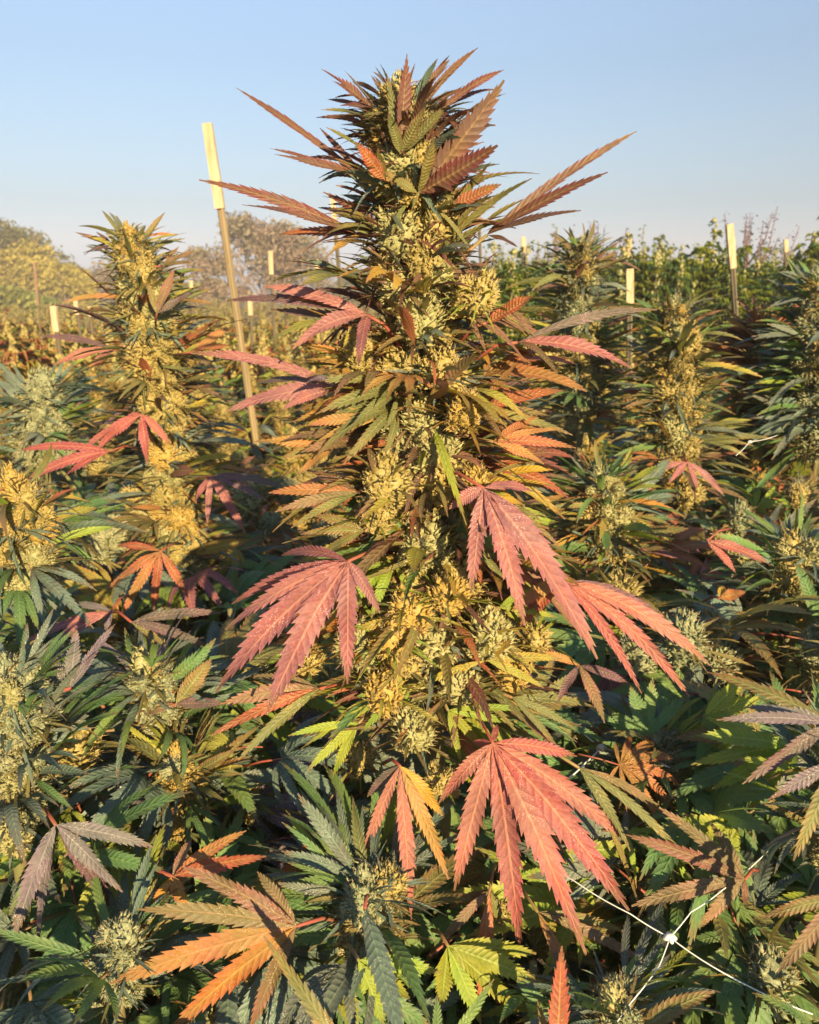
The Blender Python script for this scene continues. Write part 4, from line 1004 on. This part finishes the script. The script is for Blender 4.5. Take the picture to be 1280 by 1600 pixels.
# ------------------------------------------------------------------ white trellis net strung over the canopy
net = link('trellis_net', None); nb = at(1047, 1465, .60); net.location = (nb.x, nb.y, 0); ROOTLOC[net.name] = V((nb.x, nb.y, 0))
tag(net, 'white plastic trellis net with knots, strung low across the plants', 'netting')
def strand(pts, rad=.0006):
    b = ROOTLOC[net.name]; p = [at(*q)-b for q in pts]
    sm = []
    for i in range(len(p)-1):
        for j in range(5):
            t = j/5; sm.append(p[i]*(1-t)+p[i+1]*t-V((0, 0, math.sin(math.pi*t)*(p[i+1]-p[i]).length*.03)))
    sm.append(p[-1])
    mb = MB(); tube(mb, sm, rad, 6)
    link('strand', mb.mesh('net_strand', [M_NET]), net)
def knot(px, py, Y, s=.0045):
    b = ROOTLOC[net.name]; c = at(px, py, Y)-b; mb = MB()
    tube(mb, [c+V((-s*1.2, 0, -s*.3)), c+V((-s*.4, 0, 0)), c+V((s*.4, 0, 0)), c+V((s*1.2, 0, -s*.3))], [s*.25, s*.75, s*.75, s*.25], 8)
    tube(mb, [c+V((0, -s*1.3, 0)), c+V((0, 0, .0004)), c+V((0, s*1.2, 0))], [s*.25, s*.72, s*.25], 8)
    link('knot', mb.mesh('net_knot', [M_NET]), net)
strand([(1047, 1465, .60), (985, 1428, .62), (895, 1375, .66), (800, 1320, .72)])
strand([(1047, 1465, .60), (1130, 1520, .57), (1270, 1585, .55)])
strand([(1047, 1465, .60), (1080, 1425, .62), (1130, 1390, .65), (1200, 1330, .70)])
strand([(1047, 1465, .60), (1030, 1510, .575), (985, 1568, .55), (930, 1640, .52)])
knot(1047, 1465, .60, .0052)
strand([(940, 1168, .86), (905, 1140, .9), (880, 1122, .93)], .001); strand([(940, 1168, .86), (915, 1192, .83), (890, 1215, .8)], .001); strand([(940, 1168, .86), (1010, 1180, .84), (1060, 1205, .82)], .001)
knot(940, 1168, .86, .006)
strand([(150, 1220, .80), (135, 1232, .79), (110, 1238, .78)], .001); strand([(150, 1220, .80), (165, 1222, .80), (200, 1232, .79)], .001)
knot(150, 1219, .80, .006)
strand([(1150, 712, 1.56), (1172, 690, 1.6), (1215, 680, 1.65)], .0006); knot(1172, 690, 1.6, .0035)


# ------------------------------------------------------------------ the rows carry on behind the camera: their tops shade the near canopy
bk = random.Random(91)
fo, co = MB(), MB()
for i in range(22):
    x = -.55+(i % 11)*.34+bk.uniform(-.1, .1); y = -.75-(i//11)*.7 - bk.uniform(0, .25)
    if abs(x-(.41-.466*y)) < .2 or (x > .75 and i % 2): continue  # unseen plants left out here so sun reaches the big red leaf
    a, b = simple_plant(900+i, 1.40*bk.uniform(.95, 1.06), .30, 120, 160, GRN_L, 'pale', .05, .5, 5, 4)
    o = V((x, y, 0))
    fo.add([V(q)+o for q in a.v], a.f, a.uv, 0); fo.m[-len(a.f):] = a.m
    for b_ in b: co.add([V(q)+o for q in b_.v], b_.f, b_.uv, 0)
o = link('hemp_crop', fo.mesh('hemp_crop', [LM[k] for k in GRN_L]+[M_STEM])); o['kind'] = 'stuff'
link('flower_heads', co.mesh('hemp_crop_heads', [BM['pale']]), o)

# ------------------------------------------------------------------ thin evening haze in the air
mb = MB(); box(mb, (0, 0, 4.0), (262, 262, 10.0))
g = G('haze_air'); pv = g.node('ShaderNodeVolumePrincipled'); pv.inputs['Color'].default_value = (.93, .91, .92, 1)
pv.inputs['Density'].default_value = .003; pv.inputs['Anisotropy'].default_value = 0.0
om = g.node('ShaderNodeOutputMaterial'); g.l.new(pv.outputs[0], om.inputs['Volume'])
hz = link('haze', mb.mesh('haze', [g.m], False)); hz['kind'] = 'stuff'
